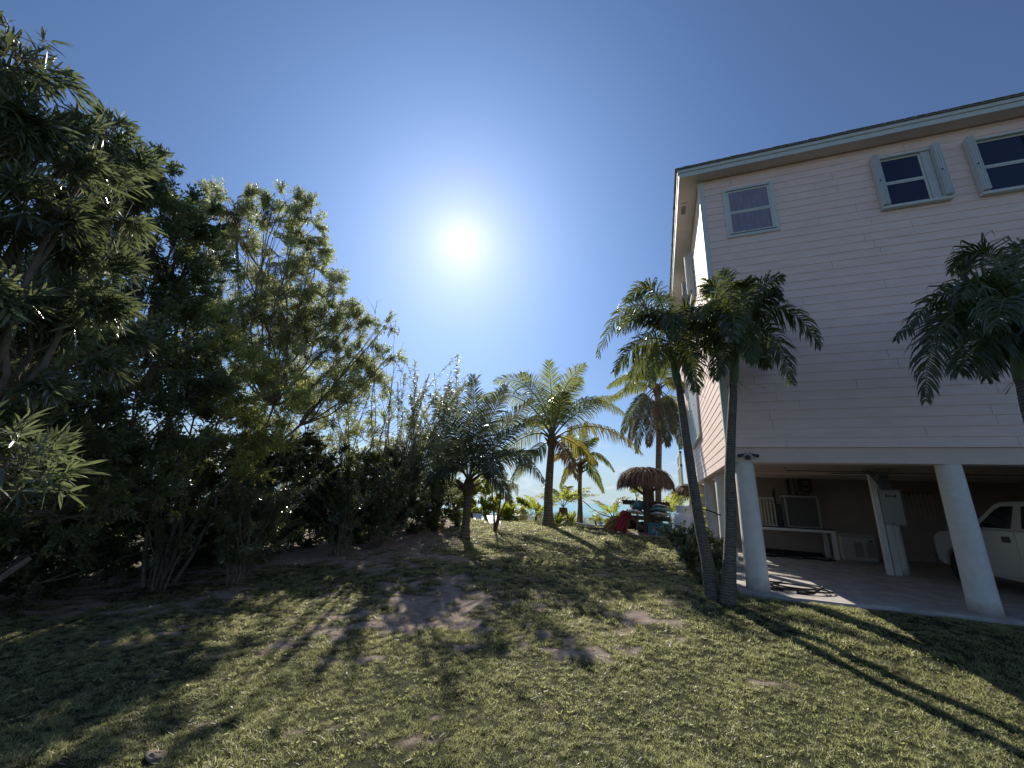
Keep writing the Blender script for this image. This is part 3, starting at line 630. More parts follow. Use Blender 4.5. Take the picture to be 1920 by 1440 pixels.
# ------------------------------------------------------------------ palms
def frond(root, P0, P1, P2, Lmax, leafm, rg, n=46, wd=.034, droop=.5, view=.5, rach=None, r0=.022, start=.12, fwd=.55, plume=0.0, name='frond', sweep=0.0):
    P = bez(np.array(P0), np.array(P1), np.array(P2), 14); mb = MB()
    mb.tube(P, np.linspace(r0, .003, 14), 5, 0, cap=False)
    t = np.linspace(start, .985, n); idx = t * 13; i0 = np.minimum(idx.astype(int), 12); f = (idx - i0)[:, None]
    Q = P[i0] * (1 - f) + P[i0 + 1] * f; T = unit(P[i0 + 1] - P[i0])
    up = np.array([0, 0, 1.0]); s1 = np.cross(T, up); s1 = s1 / (np.linalg.norm(s1, axis=1, keepdims=True) + .05)
    vd = unit(Q - CAM); s2 = unit(np.cross(T, vd)); s2 = s2 * np.sign((s1 * s2).sum(1, keepdims=True) + 1e-6)
    S = unit(s1 * (1 - view) + s2 * view); N = unit(np.cross(S, T)); N = N * np.sign(N[:, 2:3] + 1e-6)
    prof = np.sin(np.pi * np.clip(.16 + .80 * t, 0, 1)) ** .75
    for sg in (-1, 1):
        m = len(t); LL = Lmax * prof * rg.uniform(.72, 1.12, m); a = (.35 + fwd * t + rg.normal(0, .07, m))[:, None]
        lift = (rg.normal(0, plume, m) if plume > 0 else np.full(m, .12))[:, None]
        D = unit(S * sg * np.cos(a) + T * np.sin(a) + N * lift)
        dr = (droop * rg.uniform(.7, 1.3, m))[:, None]; g_ = np.array([0, 0, -1.0])
        d2 = unit(D + g_ * dr); d3 = unit(D * .8 + g_ * dr * 2.6)
        A = Q; B = A + D * (LL * .30)[:, None]; C = B + d2 * (LL * .35)[:, None]; E_ = C + d3 * (LL * .32)[:, None]
        w_ = unit(np.cross(D, N)); W = (wd * rg.uniform(.8, 1.15, m))[:, None] * .5
        tw = unit(w_ + N * rg.normal(0, .35, m)[:, None])
        V = np.stack([A - tw * W * .5, A + tw * W * .5, B - tw * W, B + tw * W, C - tw * W * .8, C + tw * W * .8, E_], 1).reshape(-1, 3)
        o = np.arange(m)[:, None] * 7; rn = np.repeat(np.clip(rg.normal(.5, .22) + rg.normal(0, .12, m), 0, 1), 7)
        mb.add(V, [np.concatenate([o + np.array([[0, 1, 3, 2]]), o + np.array([[2, 3, 5, 4]])]), o + np.array([[4, 5, 6]])], 1, rn)
    return mb.build(name, [M[rach or 'rach'], L[leafm]], root)
def trunk(root, P, R, m, k=14, rings=0.0, nseg=60, name='trunk'):
    P = np.array(P, float); d = np.r_[0, np.cumsum(np.linalg.norm(np.diff(P, axis=0), axis=1))]; s = np.linspace(0, d[-1], nseg)
    # smooth curve through the points
    Pi = np.stack([np.interp(s, d, P[:, a]) for a in range(3)], -1)
    for _ in range(6): Pi[1:-1] = (Pi[:-2] + Pi[2:] + 2 * Pi[1:-1]) / 4
    Ri = np.interp(s, d, R) * (1 + rings * np.sin(np.arange(nseg) * 2.3)); b = MB(); b.tube(Pi, Ri, k, 0); b.build(name, m, root); return Pi
rg = np.random.default_rng(5)
def P_(px, py, Y): return at(px, py, Y)

# --- two Christmas palms in front of the house corner
def xmas(name, label, base, trunkpx, Yt, crown, fr, rnd, shaft, group):
    root = thing(name, base, label, 'palm tree', group)
    pts = [base - np.array([0, 0, .06])] + [P_(x, y, Y) for x, y, Y in trunkpx]
    n = len(pts); trunk(root, pts, np.linspace(.118, .07, n) * np.r_[1.25, np.ones(n - 1)], M['ptrunk'], rings=.007, nseg=70)
    sh = [P_(x, y, Y) for x, y, Y in shaft]; b = MB(); b.tube(bez(sh[0], sh[1], sh[2], 8), [.078, .095, .098, .09, .08, .065, .05, .035], 12); b.build('crownshaft', M['shaft'], root)
    c = P_(*crown); Yc = crown[2]
    for (mx, my, my_d, tx, ty, ty_d, Lm, dr, vw) in fr:
        frond(root, c + rnd.normal(0, .02, 3), P_(mx, my, Yc + my_d), P_(tx, ty, Yc + ty_d), Lm * 1.3, 'adonidia', rnd, n=64, wd=.033, droop=dr * 1.35, view=vw, r0=.02, start=.14, plume=.42)
    # the old flower stalk under the shaft
    b = MB(); s0 = sh[0]
    for k in range(16):
        e = s0 + np.array([rnd.normal(0, .22), rnd.normal(-.1, .2), -rnd.uniform(.05, .3)]); b.tube(bez(s0, (s0 + e) / 2 + np.array([0, 0, .05]), e, 5), .004, 3, cap=False)
    b.build('flower_stalk', M['rachd'], root)
    return root
baseA, baseB = og(1337, 1122), og(1364, 1131)
xmas('christmas_palm', 'leaning left-hand christmas palm of the pair by the corner column', baseA,
     [(1326, 1050, 9.05), (1312, 985, 9.08), (1299, 905, 9.1), (1287, 825, 9.15), (1276, 745, 9.2), (1272, 720, 9.2)], 9.2, (1257, 645, 9.25),
     [(1225, 545, .0, 1172, 566, -.1, .42, .45, .7), (1188, 572, .25, 1118, 672, .35, .45, .55, .5), (1205, 640, -.35, 1150, 700, -.5, .48, .6, .6), (1216, 665, .4, 1172, 735, .6, .42, .6, .6),
      (1252, 566, .7, 1232, 560, 1.3, .42, .5, .5), (1290, 575, -.2, 1318, 620, -.5, .45, .5, .6), (1300, 610, .3, 1340, 668, .5, .44, .5, .5), (1290, 662, -.35, 1306, 735, -.55, .45, .5, .6),
      (1262, 590, -.75, 1262, 640, -1.25, .45, .5, .5), (1238, 660, -.45, 1216, 725, -.8, .42, .6, .6), (1214, 590, -.4, 1160, 625, -.7, .45, .5, .5), (1285, 640, .5, 1292, 700, .9, .4, .5, .5), (1268, 600, .9, 1290, 640, 1.5, .4, .5, .5),
      (1250, 600, -.2, 1200, 600, -.5, .42, .5, .6)],
     rg, [(1272, 724, 9.2), (1265, 690, 9.22), (1258, 650, 9.25)], 'christmas palms near the house')
xmas('christmas_palm', 'upright right-hand christmas palm of the pair by the corner column', baseB,
     [(1368, 1050, 8.8), (1370, 985, 8.82), (1368, 905, 8.82), (1370, 825, 8.85), (1374, 745, 8.85), (1375, 712, 8.85)], 8.85, (1380, 640, 8.85),
     [(1345, 545, .1, 1322, 548, .2, .42, .4, .7), (1368, 548, .3, 1352, 508, .5, .38, .3, .8), (1396, 556, -.1, 1392, 530, -.3, .42, .3, .8), (1412, 555, .1, 1470, 520, .3, .42, .5, .7), (1420, 570, -.4, 1462, 548, -.7, .42, .7, .5),
      (1462, 578, .1, 1538, 655, .2, .45, .65, .3), (1440, 622, -.3, 1484, 722, -.45, .44, .55, .5), (1412, 650, .4, 1440, 690, .8, .36, .6, .5), (1340, 600, -.2, 1292, 620, -.4, .45, .5, .6), (1345, 628, .3, 1300, 680, .5, .42, .5, .5),
      (1358, 660, -.4, 1340, 712, -.75, .4, .5, .5), (1375, 590, -.8, 1378, 640, -1.4, .45, .5, .5), (1395, 625, -.55, 1412, 680, -.9, .4, .6, .5), (1360, 575, .8, 1350, 600, 1.4, .42, .5, .5), (1340, 570, -.5, 1310, 600, -.8, .42, .5, .5)],
     rg, [(1375, 716, 8.85), (1377, 680, 8.85), (1380, 644, 8.85)], 'christmas palms near the house')
# --- palm cut by the right edge of the photograph
base3 = at(2060, 1230, 6.6); base3[2] = gz(base3[0], base3[1])
xmas('christmas_palm', 'shaded christmas palm at the far right in front of the pink wall', base3,
     [(2015, 1050, 6.8), (1968, 890, 7.1), (1928, 760, 7.38), (1917, 715, 7.45)], 7.5, (1905, 592, 7.5),
     [(1800, 538, .1, 1678, 640, .2, .42, .55, .5), (1775, 600, -.3, 1735, 755, -.4, .44, .5, .6), (1850, 475, .1, 1782, 512, .3, .42, .6, .6), (1800, 570, .5, 1735, 660, .9, .42, .5, .5), (1840, 640, -.4, 1800, 700, -.7, .45, .6, .5),
      (1870, 640, .3, 1850, 710, .5, .42, .6, .5), (1905, 500, .1, 1925, 455, .3, .4, .4, .7), (1960, 540, .1, 2020, 600, .2, .45, .5, .5), (1950, 610, -.3, 1990, 700, -.5, .45, .5, .5), (1885, 560, -.8, 1870, 610, -1.4, .45, .5, .5),
      (1850, 520, -.4, 1800, 560, -.7, .45, .6, .5), (1880, 620, .7, 1860, 660, 1.2, .4, .5, .5), (1845, 590, -.2, 1790, 640, -.5, .45, .6, .5), (1890, 530, .6, 1880, 500, 1.1, .42, .5, .5)],
     rg, [(1916, 714, 7.45), (1911, 655, 7.48), (1905, 596, 7.5)], 'christmas palms near the house')

def coconut(name, label, base, tr, crown, fr, leafm='coco', group=None, Lm=.62, r=(.2, .12), extra=0, dead=(), nl=70, wd=.036, husk=True, Rr=2.6):
    root = thing(name, base, label, 'palm tree', group); Yc = crown[2]; c = P_(*crown)
    pts = [base - np.array([0, 0, .08])] + [P_(x, y, Y) for x, y, Y in tr] + [c - np.array([0, 0, .1])]
    n = len(pts); R = np.linspace(r[0] * .72, r[1], n); R[0] = r[0]
    trunk(root, pts, R, M['ctrunk'], rings=.012, nseg=60)
    if husk:
        b = MB(); b.tube(bez(c - np.array([0, 0, .45]), c - np.array([0, 0, .15]), c + np.array([0, 0, .25]), 6), np.array([.9, 1.35, 1.6, 1.4, 1.0, .5]) * r[1], 9)
        for k in range(14):
            a = rg.uniform(0, 6.28); d = np.array([math.cos(a), math.sin(a), .6]); s = c + d * np.array([1, 1, 0]) * r[1] * .8 + np.array([0, 0, rg.uniform(-.35, .1)])
            b.tube([s, s + d * .22, s + d * .42], [.045, .035, .012], 5)
        b.build('leaf_bases', M['husk'], root)
    for q in fr:
        mx, my, md, tx, ty, td, dr, vw = q[:8]; lm = q[8] if len(q) > 8 else leafm; s = q[9] if len(q) > 9 else 1.0
        frond(root, c + np.array([rg.normal(0, .04), rg.normal(0, .04), rg.normal(0, .06)]), P_(mx, my, Yc + md), P_(tx, ty, Yc + td), Lm * s, lm, rg, n=nl, wd=wd, droop=dr * 1.4, view=vw, r0=.03 * Lm / .62, start=.2, fwd=.6, rach='rachd' if lm == 'deadf' else None)
    return root
# --- dark coconut palm standing in the bare strip
b1 = og(872, 1008); Y1 = b1[1]
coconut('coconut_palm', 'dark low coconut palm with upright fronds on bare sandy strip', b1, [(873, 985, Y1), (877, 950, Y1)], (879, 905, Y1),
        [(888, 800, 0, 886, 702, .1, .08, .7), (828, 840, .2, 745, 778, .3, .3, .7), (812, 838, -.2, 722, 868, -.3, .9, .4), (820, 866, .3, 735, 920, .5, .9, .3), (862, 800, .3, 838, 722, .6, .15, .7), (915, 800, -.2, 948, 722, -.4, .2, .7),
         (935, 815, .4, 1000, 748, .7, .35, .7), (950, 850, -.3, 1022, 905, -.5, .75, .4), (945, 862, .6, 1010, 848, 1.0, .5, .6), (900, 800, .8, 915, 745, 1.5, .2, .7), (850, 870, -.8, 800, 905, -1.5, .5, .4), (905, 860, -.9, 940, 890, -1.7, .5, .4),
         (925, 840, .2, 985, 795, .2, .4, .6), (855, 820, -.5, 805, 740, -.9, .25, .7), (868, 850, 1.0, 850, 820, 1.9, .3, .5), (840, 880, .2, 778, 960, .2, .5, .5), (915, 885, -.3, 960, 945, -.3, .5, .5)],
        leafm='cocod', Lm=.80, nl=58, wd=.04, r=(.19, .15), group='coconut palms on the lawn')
# --- bigger coconut palm with swollen foot
b2 = og(1028, 986); Y2 = b2[1]
coconut('coconut_palm', 'full coconut palm with ringed swollen trunk on the lawn crest', b2, [(1028, 960, Y2), (1028, 925, Y2), (1031, 880, Y2)], (1035, 822, Y2),
        [(1034, 740, 0, 1029, 676, .1, .06, .8), (1056, 735, .1, 1098, 684, .2, .25, .8), (992, 728, .2, 925, 716, .4, .3, .9), (975, 748, -.3, 890, 748, -.5, .6, .6), (1096, 752, 0, 1172, 778, .1, .9, .4), (1088, 770, -.6, 1160, 742, -1, .6, .5),
         (1118, 800, 0, 1204, 850, 0, 1.0, .2, 'cocoy', 1.15), (1060, 745, .6, 1092, 712, 1, .3, .8), (972, 785, 0, 895, 812, 0, .8, .5), (982, 820, .3, 912, 880, .5, .8, .4), (1010, 735, .8, 975, 700, 1.4, .2, .8), (1048, 770, -.9, 1060, 735, -1.7, .3, .5),
         (1075, 830, .5, 1120, 872, .9, .6, .4, 'cocoy', .9), (1000, 850, -.5, 960, 900, -.8, .6, .5), (1015, 790, -.9, 985, 790, -1.8, .4, .5), (1060, 850, -.4, 1085, 900, -.6, .5, .5, 'deadf', .7), (1035, 770, 1.2, 1040, 740, 2.2, .2, .5)],
        Lm=.92, r=(.30, .15), group='coconut palms on the lawn')
# --- thin dark-trunked palm behind it
b3 = ogc(1087, 981, 19.6); Y3 = b3[1]
coconut('coconut_palm', 'thin dark-trunked coconut palm carrying one end of the hammock', b3, [(1088, 950, Y3), (1087, 920, Y3)], (1088, 872, Y3),
        [(1118, 852, 0, 1152, 885, 0, .55, .4), (1060, 850, .2, 1030, 870, .3, .5, .5, 'cocoy'), (1100, 838, .4, 1122, 822, .6, .3, .6), (1110, 880, -.2, 1132, 925, -.3, .5, .6), (1075, 835, -.2, 1066, 802, -.3, .25, .7), (1070, 875, .2, 1050, 915, .3, .5, .5, 'cocoy'),
         (1092, 830, .5, 1100, 790, .8, .2, .6), (1104, 862, -.6, 1118, 872, -1.2, .5, .4), (1078, 858, .8, 1068, 860, 1.5, .4, .4, 'cocoy')],
        Lm=.5, r=(.16, .09), group='coconut palms on the lawn')
# --- tall palm with a brown skirt behind the thatch
b4 = np.array([P_(1233, 930, 21)[0], 21, 0.0]); b4[2] = gz(b4[0], 21)
coconut('coconut_palm', 'tall coconut palm with drooping brown skirt behind the thatched rack', b4, [(1234, 930, 21), (1235, 860, 21), (1236, 800, 21)], (1232, 728, 21),
        [(1190, 705, 0, 1138, 728, 0, .5, .5), (1190, 725, .3, 1142, 752, .5, .55, .4), (1225, 690, 0, 1218, 660, 0, .2, .7), (1250, 690, .2, 1262, 668, .3, .3, .7), (1262, 715, 0, 1285, 735, 0, .5, .5), (1212, 690, .5, 1190, 678, .9, .3, .7),
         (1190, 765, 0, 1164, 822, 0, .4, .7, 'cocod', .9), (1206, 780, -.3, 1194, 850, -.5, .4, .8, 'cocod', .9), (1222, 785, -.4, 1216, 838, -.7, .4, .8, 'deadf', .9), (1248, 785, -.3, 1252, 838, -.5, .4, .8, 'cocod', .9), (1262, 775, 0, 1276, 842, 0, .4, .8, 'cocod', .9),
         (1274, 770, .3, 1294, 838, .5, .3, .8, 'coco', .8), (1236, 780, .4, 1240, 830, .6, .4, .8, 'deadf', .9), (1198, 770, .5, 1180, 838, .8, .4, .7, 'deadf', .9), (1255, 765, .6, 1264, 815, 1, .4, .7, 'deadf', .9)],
        Lm=.75, r=(.2, .15), wd=.045, group='coconut palms on the lawn')

def fan(name, label, base, n, ln, leafm, rgn, L0=.35, wd=.03, cat='palm', up=.9, group=None, lean=(0, 0), nl=26, trunkh=0, trunkr=.08, mt='husk'):
    """young palm: arching fronds straight from the ground or from a stub"""
    base = np.array(base, float); root = thing(name, base, label, cat, group); top = base + np.array([lean[0] * trunkh, lean[1] * trunkh, trunkh])
    if trunkh > 0: trunk(root, [base - np.array([0, 0, .05]), (base + top) / 2, top], [trunkr * 1.2, trunkr, trunkr * .8], M[mt], nseg=12, k=9)
    for k in range(n):
        a = k * 2.4 + rgn.uniform(-.3, .3); el = rgn.uniform(.35, 1) * up; d = np.array([math.cos(a) * (1.15 - el), math.sin(a) * (1.15 - el), el]); d = _n(d); l = ln * rgn.uniform(.7, 1.1)
        h = np.array([math.cos(a), math.sin(a), 0]); p1 = top + d * l * .5; p2 = top + d * l * .85 + h * l * .25 - np.array([0, 0, l * .12])
        frond(root, top, p1, p2, L0, leafm, rgn, n=nl, wd=wd, droop=.4, view=.3, r0=.012, start=.25)
    return root
GY = 'young palms on the dune'
fan('young_palm', 'young palm sprouting between the lounge boards and the swollen trunk', ogc(1005, 978), 9, 1.5, 'bright', rg, group=GY, trunkh=.25, L0=.32)
fan('young_palm', 'yellow-green palm fanning out of a thick brown stub', ogc(1056, 981), 12, 1.9, 'bright', rg, group=GY, trunkh=.75, trunkr=.24, L0=.42, wd=.04)
fan('young_palm', 'sunlit young palm behind the hammock rope', np.array([*P_(1150, 985, 21)[:2], gz(P_(1150, 985, 21)[0], 21)]), 10, 1.5, 'bright', rg, group=GY, trunkh=.35, L0=.34)
fan('young_palm', 'small yellow palm in the dune grass left of the hammock', np.array([*P_(1128, 985, 20)[:2], gz(P_(1128, 985, 20)[0], 20)]), 8, .9, 'bright', rg, group=GY, trunkh=.1, L0=.28)
fan('young_palm', 'green young palm between the thatched rack and the gas tank', np.array([*P_(1256, 990, 18.2)[:2], gz(P_(1256, 990, 18.2)[0], 18.2)]), 12, 1.9, 'bright', rg, group=GY, trunkh=.35, L0=.42)
fan('young_palm', 'leafy palm seedlings behind the white gas tank', np.array([*P_(1298, 990, 19)[:2], gz(P_(1298, 990, 19)[0], 19)]), 10, 1.9, 'bright', rg, group=GY, trunkh=.6, L0=.4)
fan('young_palm', 'small palm showing behind the thatched rack posts', np.array([*P_(1196, 990, 23)[:2], gz(P_(1196, 990, 23)[0], 23)]), 9, 1.6, 'bright', rg, group=GY, trunkh=1.7, trunkr=.06, L0=.36)
# thin sapling palm in front of the dune
sp = og(928, 996)
root = thing('sapling_palm', sp, 'spindly sapling palm with several thin leaning stems', 'palm')
for (tx, ty, n_) in ((943, 905, 5), (922, 915, 4), (955, 925, 4)):
    tp = P_(tx, ty, sp[1]); pm = (sp + tp) / 2 + rg.normal(0, .04, 3); trunk(root, [sp - np.array([0, 0, .05]), pm, tp], [.055, .032, .02], M['husk'], nseg=14, k=7, name='stem')
    for k in range(n_):
        a = rg.uniform(0, 6.28); h = np.array([math.cos(a), math.sin(a), 0]); l = rg.uniform(.8, 1.2); frond(root, tp, tp + h * l * .45 + np.array([0, 0, .35]), tp + h * l * .9 - np.array([0, 0, .05]), .3, 'coco', rg, n=22, wd=.028, droop=.5, view=.3, r0=.01)
# spiky strap-leaved plant
def agave(name, label, base, n, l, leafm, rgn, w0=.06, group=None):
    root = MB(); base = np.array(base, float); a = rgn.uniform(0, 6.28, n); e = rgn.uniform(.15, 1.45, n)
    D = np.stack([np.cos(a) * np.cos(e), np.sin(a) * np.cos(e), np.sin(e)], -1)
    leaves(root, np.repeat(base[None], n, 0) + D * .08, D, l * rgn.uniform(.7, 1.1, n), np.full(n, w0), rgn.uniform(0, 1, n), rgn, sides=np.tile([0, 0, 1.0], (n, 1)), droop=.25)
    o = root.build(name, leafm, loc=base); return tag(o, label, 'plant', group)
agave('spider_lily', 'dense spiky strap-leaved clump on the dune behind the sapling', ogc(952, 972), 420, 1.15, L['bright'], rg)
agave('spider_lily', 'smaller strap-leaved clump right beside the swollen trunk', ogc(1048, 985), 120, .7, L['bright'], rg)
agave('spider_lily', 'strap-leaved clump between the stub palm and the dark trunk', ogc(1072, 976), 90, .8, L['bright'], rg)

# ------------------------------------------------------------------ trees and shrubs on the left
G_ = 'trees of the left-hand thicket'
def gb_(x, y): return (x, y, float(gz(x, y)))
tree('long_leaf_tree', 'tall tree with long narrow glossy leaves at the far left', 'tree', gb_(-6.3, 1.5),
     [(5, 95, 6, 60), (45, 110, 6, 45), (40, 190, 6, 85), (-20, 280, 6, 120), (90, 275, 6.2, 75), (165, 265, 6.4, 42), (205, 240, 6.4, 22), (50, 380, 6, 120), (165, 350, 6.5, 75), (225, 335, 6.5, 40), (80, 500, 6, 110), (200, 460, 6.6, 75), (20, 640, 6, 100), (140, 620, 6.6, 90), (30, 895, 4.7, 38), (10, 860, 4.7, 35), (-60, 500, 6, 120)],
     L['longleaf'], rg, trunks=4, r0=.07, kt=150, ml=16, L0=.17, W0=.022, six=True, group=G_, twl=.22, spread=48)
tree('round_crown_tree', 'dense round-crowned dark tree behind the long-leaved one', 'tree', gb_(-10.6, 3.6),
     [(235, 335, 10, 48), (290, 350, 10.2, 52), (200, 400, 10, 80), (300, 430, 10.4, 70), (345, 395, 10.6, 36), (375, 420, 10.8, 30), (255, 520, 10, 90), (360, 520, 10.5, 70), (150, 520, 9.8, 90), (310, 620, 10, 90)],
     L['round'], rg, trunks=2, r0=.12, kt=230, ml=16, L0=.095, W0=.04, group=G_)
tree('pod_tree', 'airy feathery-leaved tree hung with dark brown pods', 'tree', gb_(-11.4, 8.2),
     [(402, 385, 14, 22), (445, 385, 14, 34), (395, 430, 14, 35), (525, 385, 14, 34), (495, 420, 14, 45), (570, 410, 14, 38), (585, 450, 14, 30), (440, 470, 14, 40), (520, 480, 14, 60), (590, 510, 14, 45), (630, 560, 14, 38), (450, 560, 13.5, 60), (540, 580, 13.8, 60), (600, 610, 14, 55), (670, 590, 14, 26), (655, 630, 14, 40), (480, 650, 13.5, 75), (560, 680, 13.5, 70), (640, 690, 13.5, 55), (690, 670, 14, 28), (722, 610, 14, 14), (735, 665, 14, 16), (420, 620, 13, 60), (500, 560, 14.4, 50), (570, 640, 14.2, 60), (620, 740, 14, 55), (540, 740, 14, 60), (690, 720, 14.4, 36), (450, 740, 13.6, 60)],
     L['feather'], rg, trunks=4, r0=.065, kt=190, ml=26, L0=.078, W0=.027, group=G_, twl=.30, spread=70, fork=.55,
     pods=[(402, 392, 13.7, 16, 40), (440, 405, 13.7, 26, 70), (500, 400, 13.7, 24, 46), (395, 480, 13.7, 30, 70), (425, 500, 13.7, 22, 30), (560, 400, 13.7, 20, 30), (735, 618, 13.7, 16, 16), (705, 655, 13.7, 20, 18)])
tree('olive_leaf_tree', 'broad olive-leaved tree in deep shade over the far left ground', 'tree', gb_(-8.8, 2.9),
     [(60, 720, 8, 120), (170, 700, 8.4, 120), (280, 680, 8.6, 100), (90, 830, 8, 110), (210, 820, 8.5, 110), (310, 780, 9, 100), (120, 930, 8.6, 90), (-40, 780, 7.5, 120), (230, 920, 9, 80)],
     L['round'], rg, trunks=4, r0=.07, kt=150, ml=18, L0=.10, W0=.038, group=G_)
tree('yellow_leaf_tree', 'loose tree with backlit yellow-green leaves in the middle of the thicket', 'tree', gb_(-9.4, 5.6),
     [(380, 660, 10, 75), (330, 730, 9.6, 85), (430, 720, 10, 80), (500, 760, 10.4, 80), (400, 800, 9.8, 85), (350, 600, 10.2, 60), (480, 840, 10.4, 70)],
     L['yellow'], rg, trunks=4, r0=.05, kt=150, ml=20, L0=.075, W0=.026, group=G_)
tree('yellow_leaf_tree', 'loose yellow-green tree behind the front oleanders, nearer the sea', 'tree', gb_(-12.0, 11.5),
     [(560, 760, 15.1, 70), (630, 770, 15.3, 62), (690, 740, 15.5, 46), (600, 830, 15.1, 70), (670, 830, 15.5, 60), (725, 800, 15.9, 40), (650, 720, 15.5, 40)],
     L['yellow'], rg, trunks=3, r0=.05, kt=105, ml=20, L0=.07, W0=.024, group=G_)
# bare twigs poking out between crown and sky
root = thing('bare_twig_bush', (-8.6, 11.0, float(gz(-8.6, 11))), 'leafless bush of thin arching twigs against the sky', 'shrub'); b = MB()
bb = np.array([-8.6, 11.0, float(gz(-8.6, 11))])
for (tx, ty) in ((705, 560), (740, 600), (755, 640), (725, 690), (750, 700), (770, 735), (700, 640), (735, 745), (780, 770), (715, 720)):
    e = atr(tx, ty, 13.2); mid = (bb + e) / 2 + np.array([rg.normal(0, .25), rg.normal(0, .25), .3]); P = wobble(bez(bb, mid, e, 14), .03, rg); b.tube(P, np.linspace(.022, .003, 14), 5, cap=False)
    for q in range(9):
        s0 = P[rg.integers(6, 13)]; d = unit((P[-1] - P[6]) * .5 + rdir(1, rg)[0] * 1.0); e2 = s0 + d * rg.uniform(.25, .7); b.tube(wobble(bez(s0, (s0 + e2) / 2 + rg.normal(0, .05, 3), e2, 6), .012, rg), np.linspace(.006, .002, 6), 3, cap=False)
b.build('twigs', M['bark'], root)
# front row of oleanders
GO = 'oleander shrubs along the sandy strip'
rgo = np.random.default_rng(21)
shrub('oleander_shrub', 'shaded oleander at the dark left end of the shrub row', og(292, 1105), 18, 2.3, (.1, .1), 1.1, L['oleander'], rgo, group=GO, lpt=60)
shrub('oleander_shrub', 'glossy many-stemmed oleander standing nearest on the sandy strip', og(440, 1095), 20, 1.8, (.15, .1), 1.15, L['oleander'], rgo, group=GO, lpt=80, ntip=4, L0=.13)
shrub('oleander_shrub', 'oleander in the middle of the row with crossing shadows at its foot', og(632, 1042), 20, 2.1, (.1, .1), 1.2, L['oleander'], rgo, group=GO, lpt=80, ntip=4, L0=.13)
shrub('oleander_shrub', 'slender oleander leaning right at the sea end of the row', og(704, 1026), 16, 2.1, (.35, .1), 1.0, L['oleander'], rgo, group=GO, lpt=75, ntip=4, L0=.13)
shrub('oleander_shrub', 'tall background oleander between the two nearest ones', gb_(-8.6, 7.0), 20, 2.5, (.2, .2), 1.1, L['oleander'], rgo, group=GO, lpt=60)
shrub('oleander_shrub', 'tall background oleander behind the slender leaning one', gb_(-9.2, 10.4), 18, 2.6, (.2, .1), 1.1, L['oleander'], rgo, group=GO, lpt=55)
shrub('grey_green_shrub', 'tall grey-green willowy shrub left of the dark coconut palm', gb_(-8.8, 12.2), 34, 4.9, (1.5, -.4), 1.6, L['silver'], rgo, L0=.16, W0=.03, lpt=27, ntip=6, r0=.018)
shrub('grey_green_shrub', 'upright grey-green shrub just behind the dark coconut palm', gb_(-8.2, 14.2), 26, 4.9, (.5, -.3), 1.5, L['silver'], rgo, L0=.16, W0=.03, lpt=27, ntip=6, r0=.018)
shrub('corner_shrub', 'bushy narrow-leaved shrub at the foot of the corner palms', og(1308, 1075), 42, 1.0, (-.1, 0), .75, L['oleander'], rgo, L0=.14, W0=.028, lpt=95, ntip=4)
shrub('corner_shrub', 'low shrub tucked between the column and the palm trunks', (.98, 10.3, float(gz(.98, 10.3))), 22, .75, (-.05, .05), .35, L['oleander'], rgo, L0=.12, W0=.026, lpt=95, ntip=4)
# thicket wall that closes the view behind the shrubs
GT = 'dark thicket bushes behind the shrub row'
rgt = np.random.default_rng(31)
def bushes(name, label, base, blobs, leafm, L0=.1, W0=.045, kt=150, ml=16, group=GT):
    return tree(name, label, 'bush', base, blobs, leafm, rgt, trunks=5, r0=.035, kt=kt, ml=ml, L0=L0, W0=W0, group=group, fork=.4, flat=.8)
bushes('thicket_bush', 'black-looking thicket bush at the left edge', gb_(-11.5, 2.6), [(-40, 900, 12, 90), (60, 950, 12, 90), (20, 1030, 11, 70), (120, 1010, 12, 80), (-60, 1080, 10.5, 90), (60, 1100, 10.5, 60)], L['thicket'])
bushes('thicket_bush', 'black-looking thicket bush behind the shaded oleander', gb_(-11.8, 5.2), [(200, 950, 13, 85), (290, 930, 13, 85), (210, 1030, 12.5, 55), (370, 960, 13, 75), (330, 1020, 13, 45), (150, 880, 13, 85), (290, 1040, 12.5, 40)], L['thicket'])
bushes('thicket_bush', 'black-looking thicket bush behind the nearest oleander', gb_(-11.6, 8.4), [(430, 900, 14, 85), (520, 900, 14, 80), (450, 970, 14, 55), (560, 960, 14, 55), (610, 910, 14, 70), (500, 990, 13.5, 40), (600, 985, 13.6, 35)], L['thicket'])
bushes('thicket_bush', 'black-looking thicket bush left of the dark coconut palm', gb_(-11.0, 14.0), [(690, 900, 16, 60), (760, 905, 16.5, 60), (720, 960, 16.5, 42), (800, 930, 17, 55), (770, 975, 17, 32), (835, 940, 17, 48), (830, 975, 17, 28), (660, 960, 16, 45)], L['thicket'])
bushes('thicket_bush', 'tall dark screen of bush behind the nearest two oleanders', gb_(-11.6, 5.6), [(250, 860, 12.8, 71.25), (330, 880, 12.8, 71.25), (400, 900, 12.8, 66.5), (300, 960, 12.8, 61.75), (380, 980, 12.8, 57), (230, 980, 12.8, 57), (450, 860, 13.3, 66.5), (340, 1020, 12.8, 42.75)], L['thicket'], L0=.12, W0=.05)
bushes('thicket_bush', 'tall dark screen of bush between the middle and slender oleanders', gb_(-10.4, 9.2), [(520, 850, 13.6, 61.75), (590, 870, 13.6, 61.75), (660, 880, 13.8, 58.9), (540, 930, 13.6, 57), (620, 950, 13.6, 52.25), (690, 930, 14, 52.25), (580, 990, 13.6, 38), (660, 985, 13.8, 36.1), (740, 880, 14.6, 47.5), (740, 950, 14.6, 42.75)], L['thicket'], L0=.12, W0=.05)
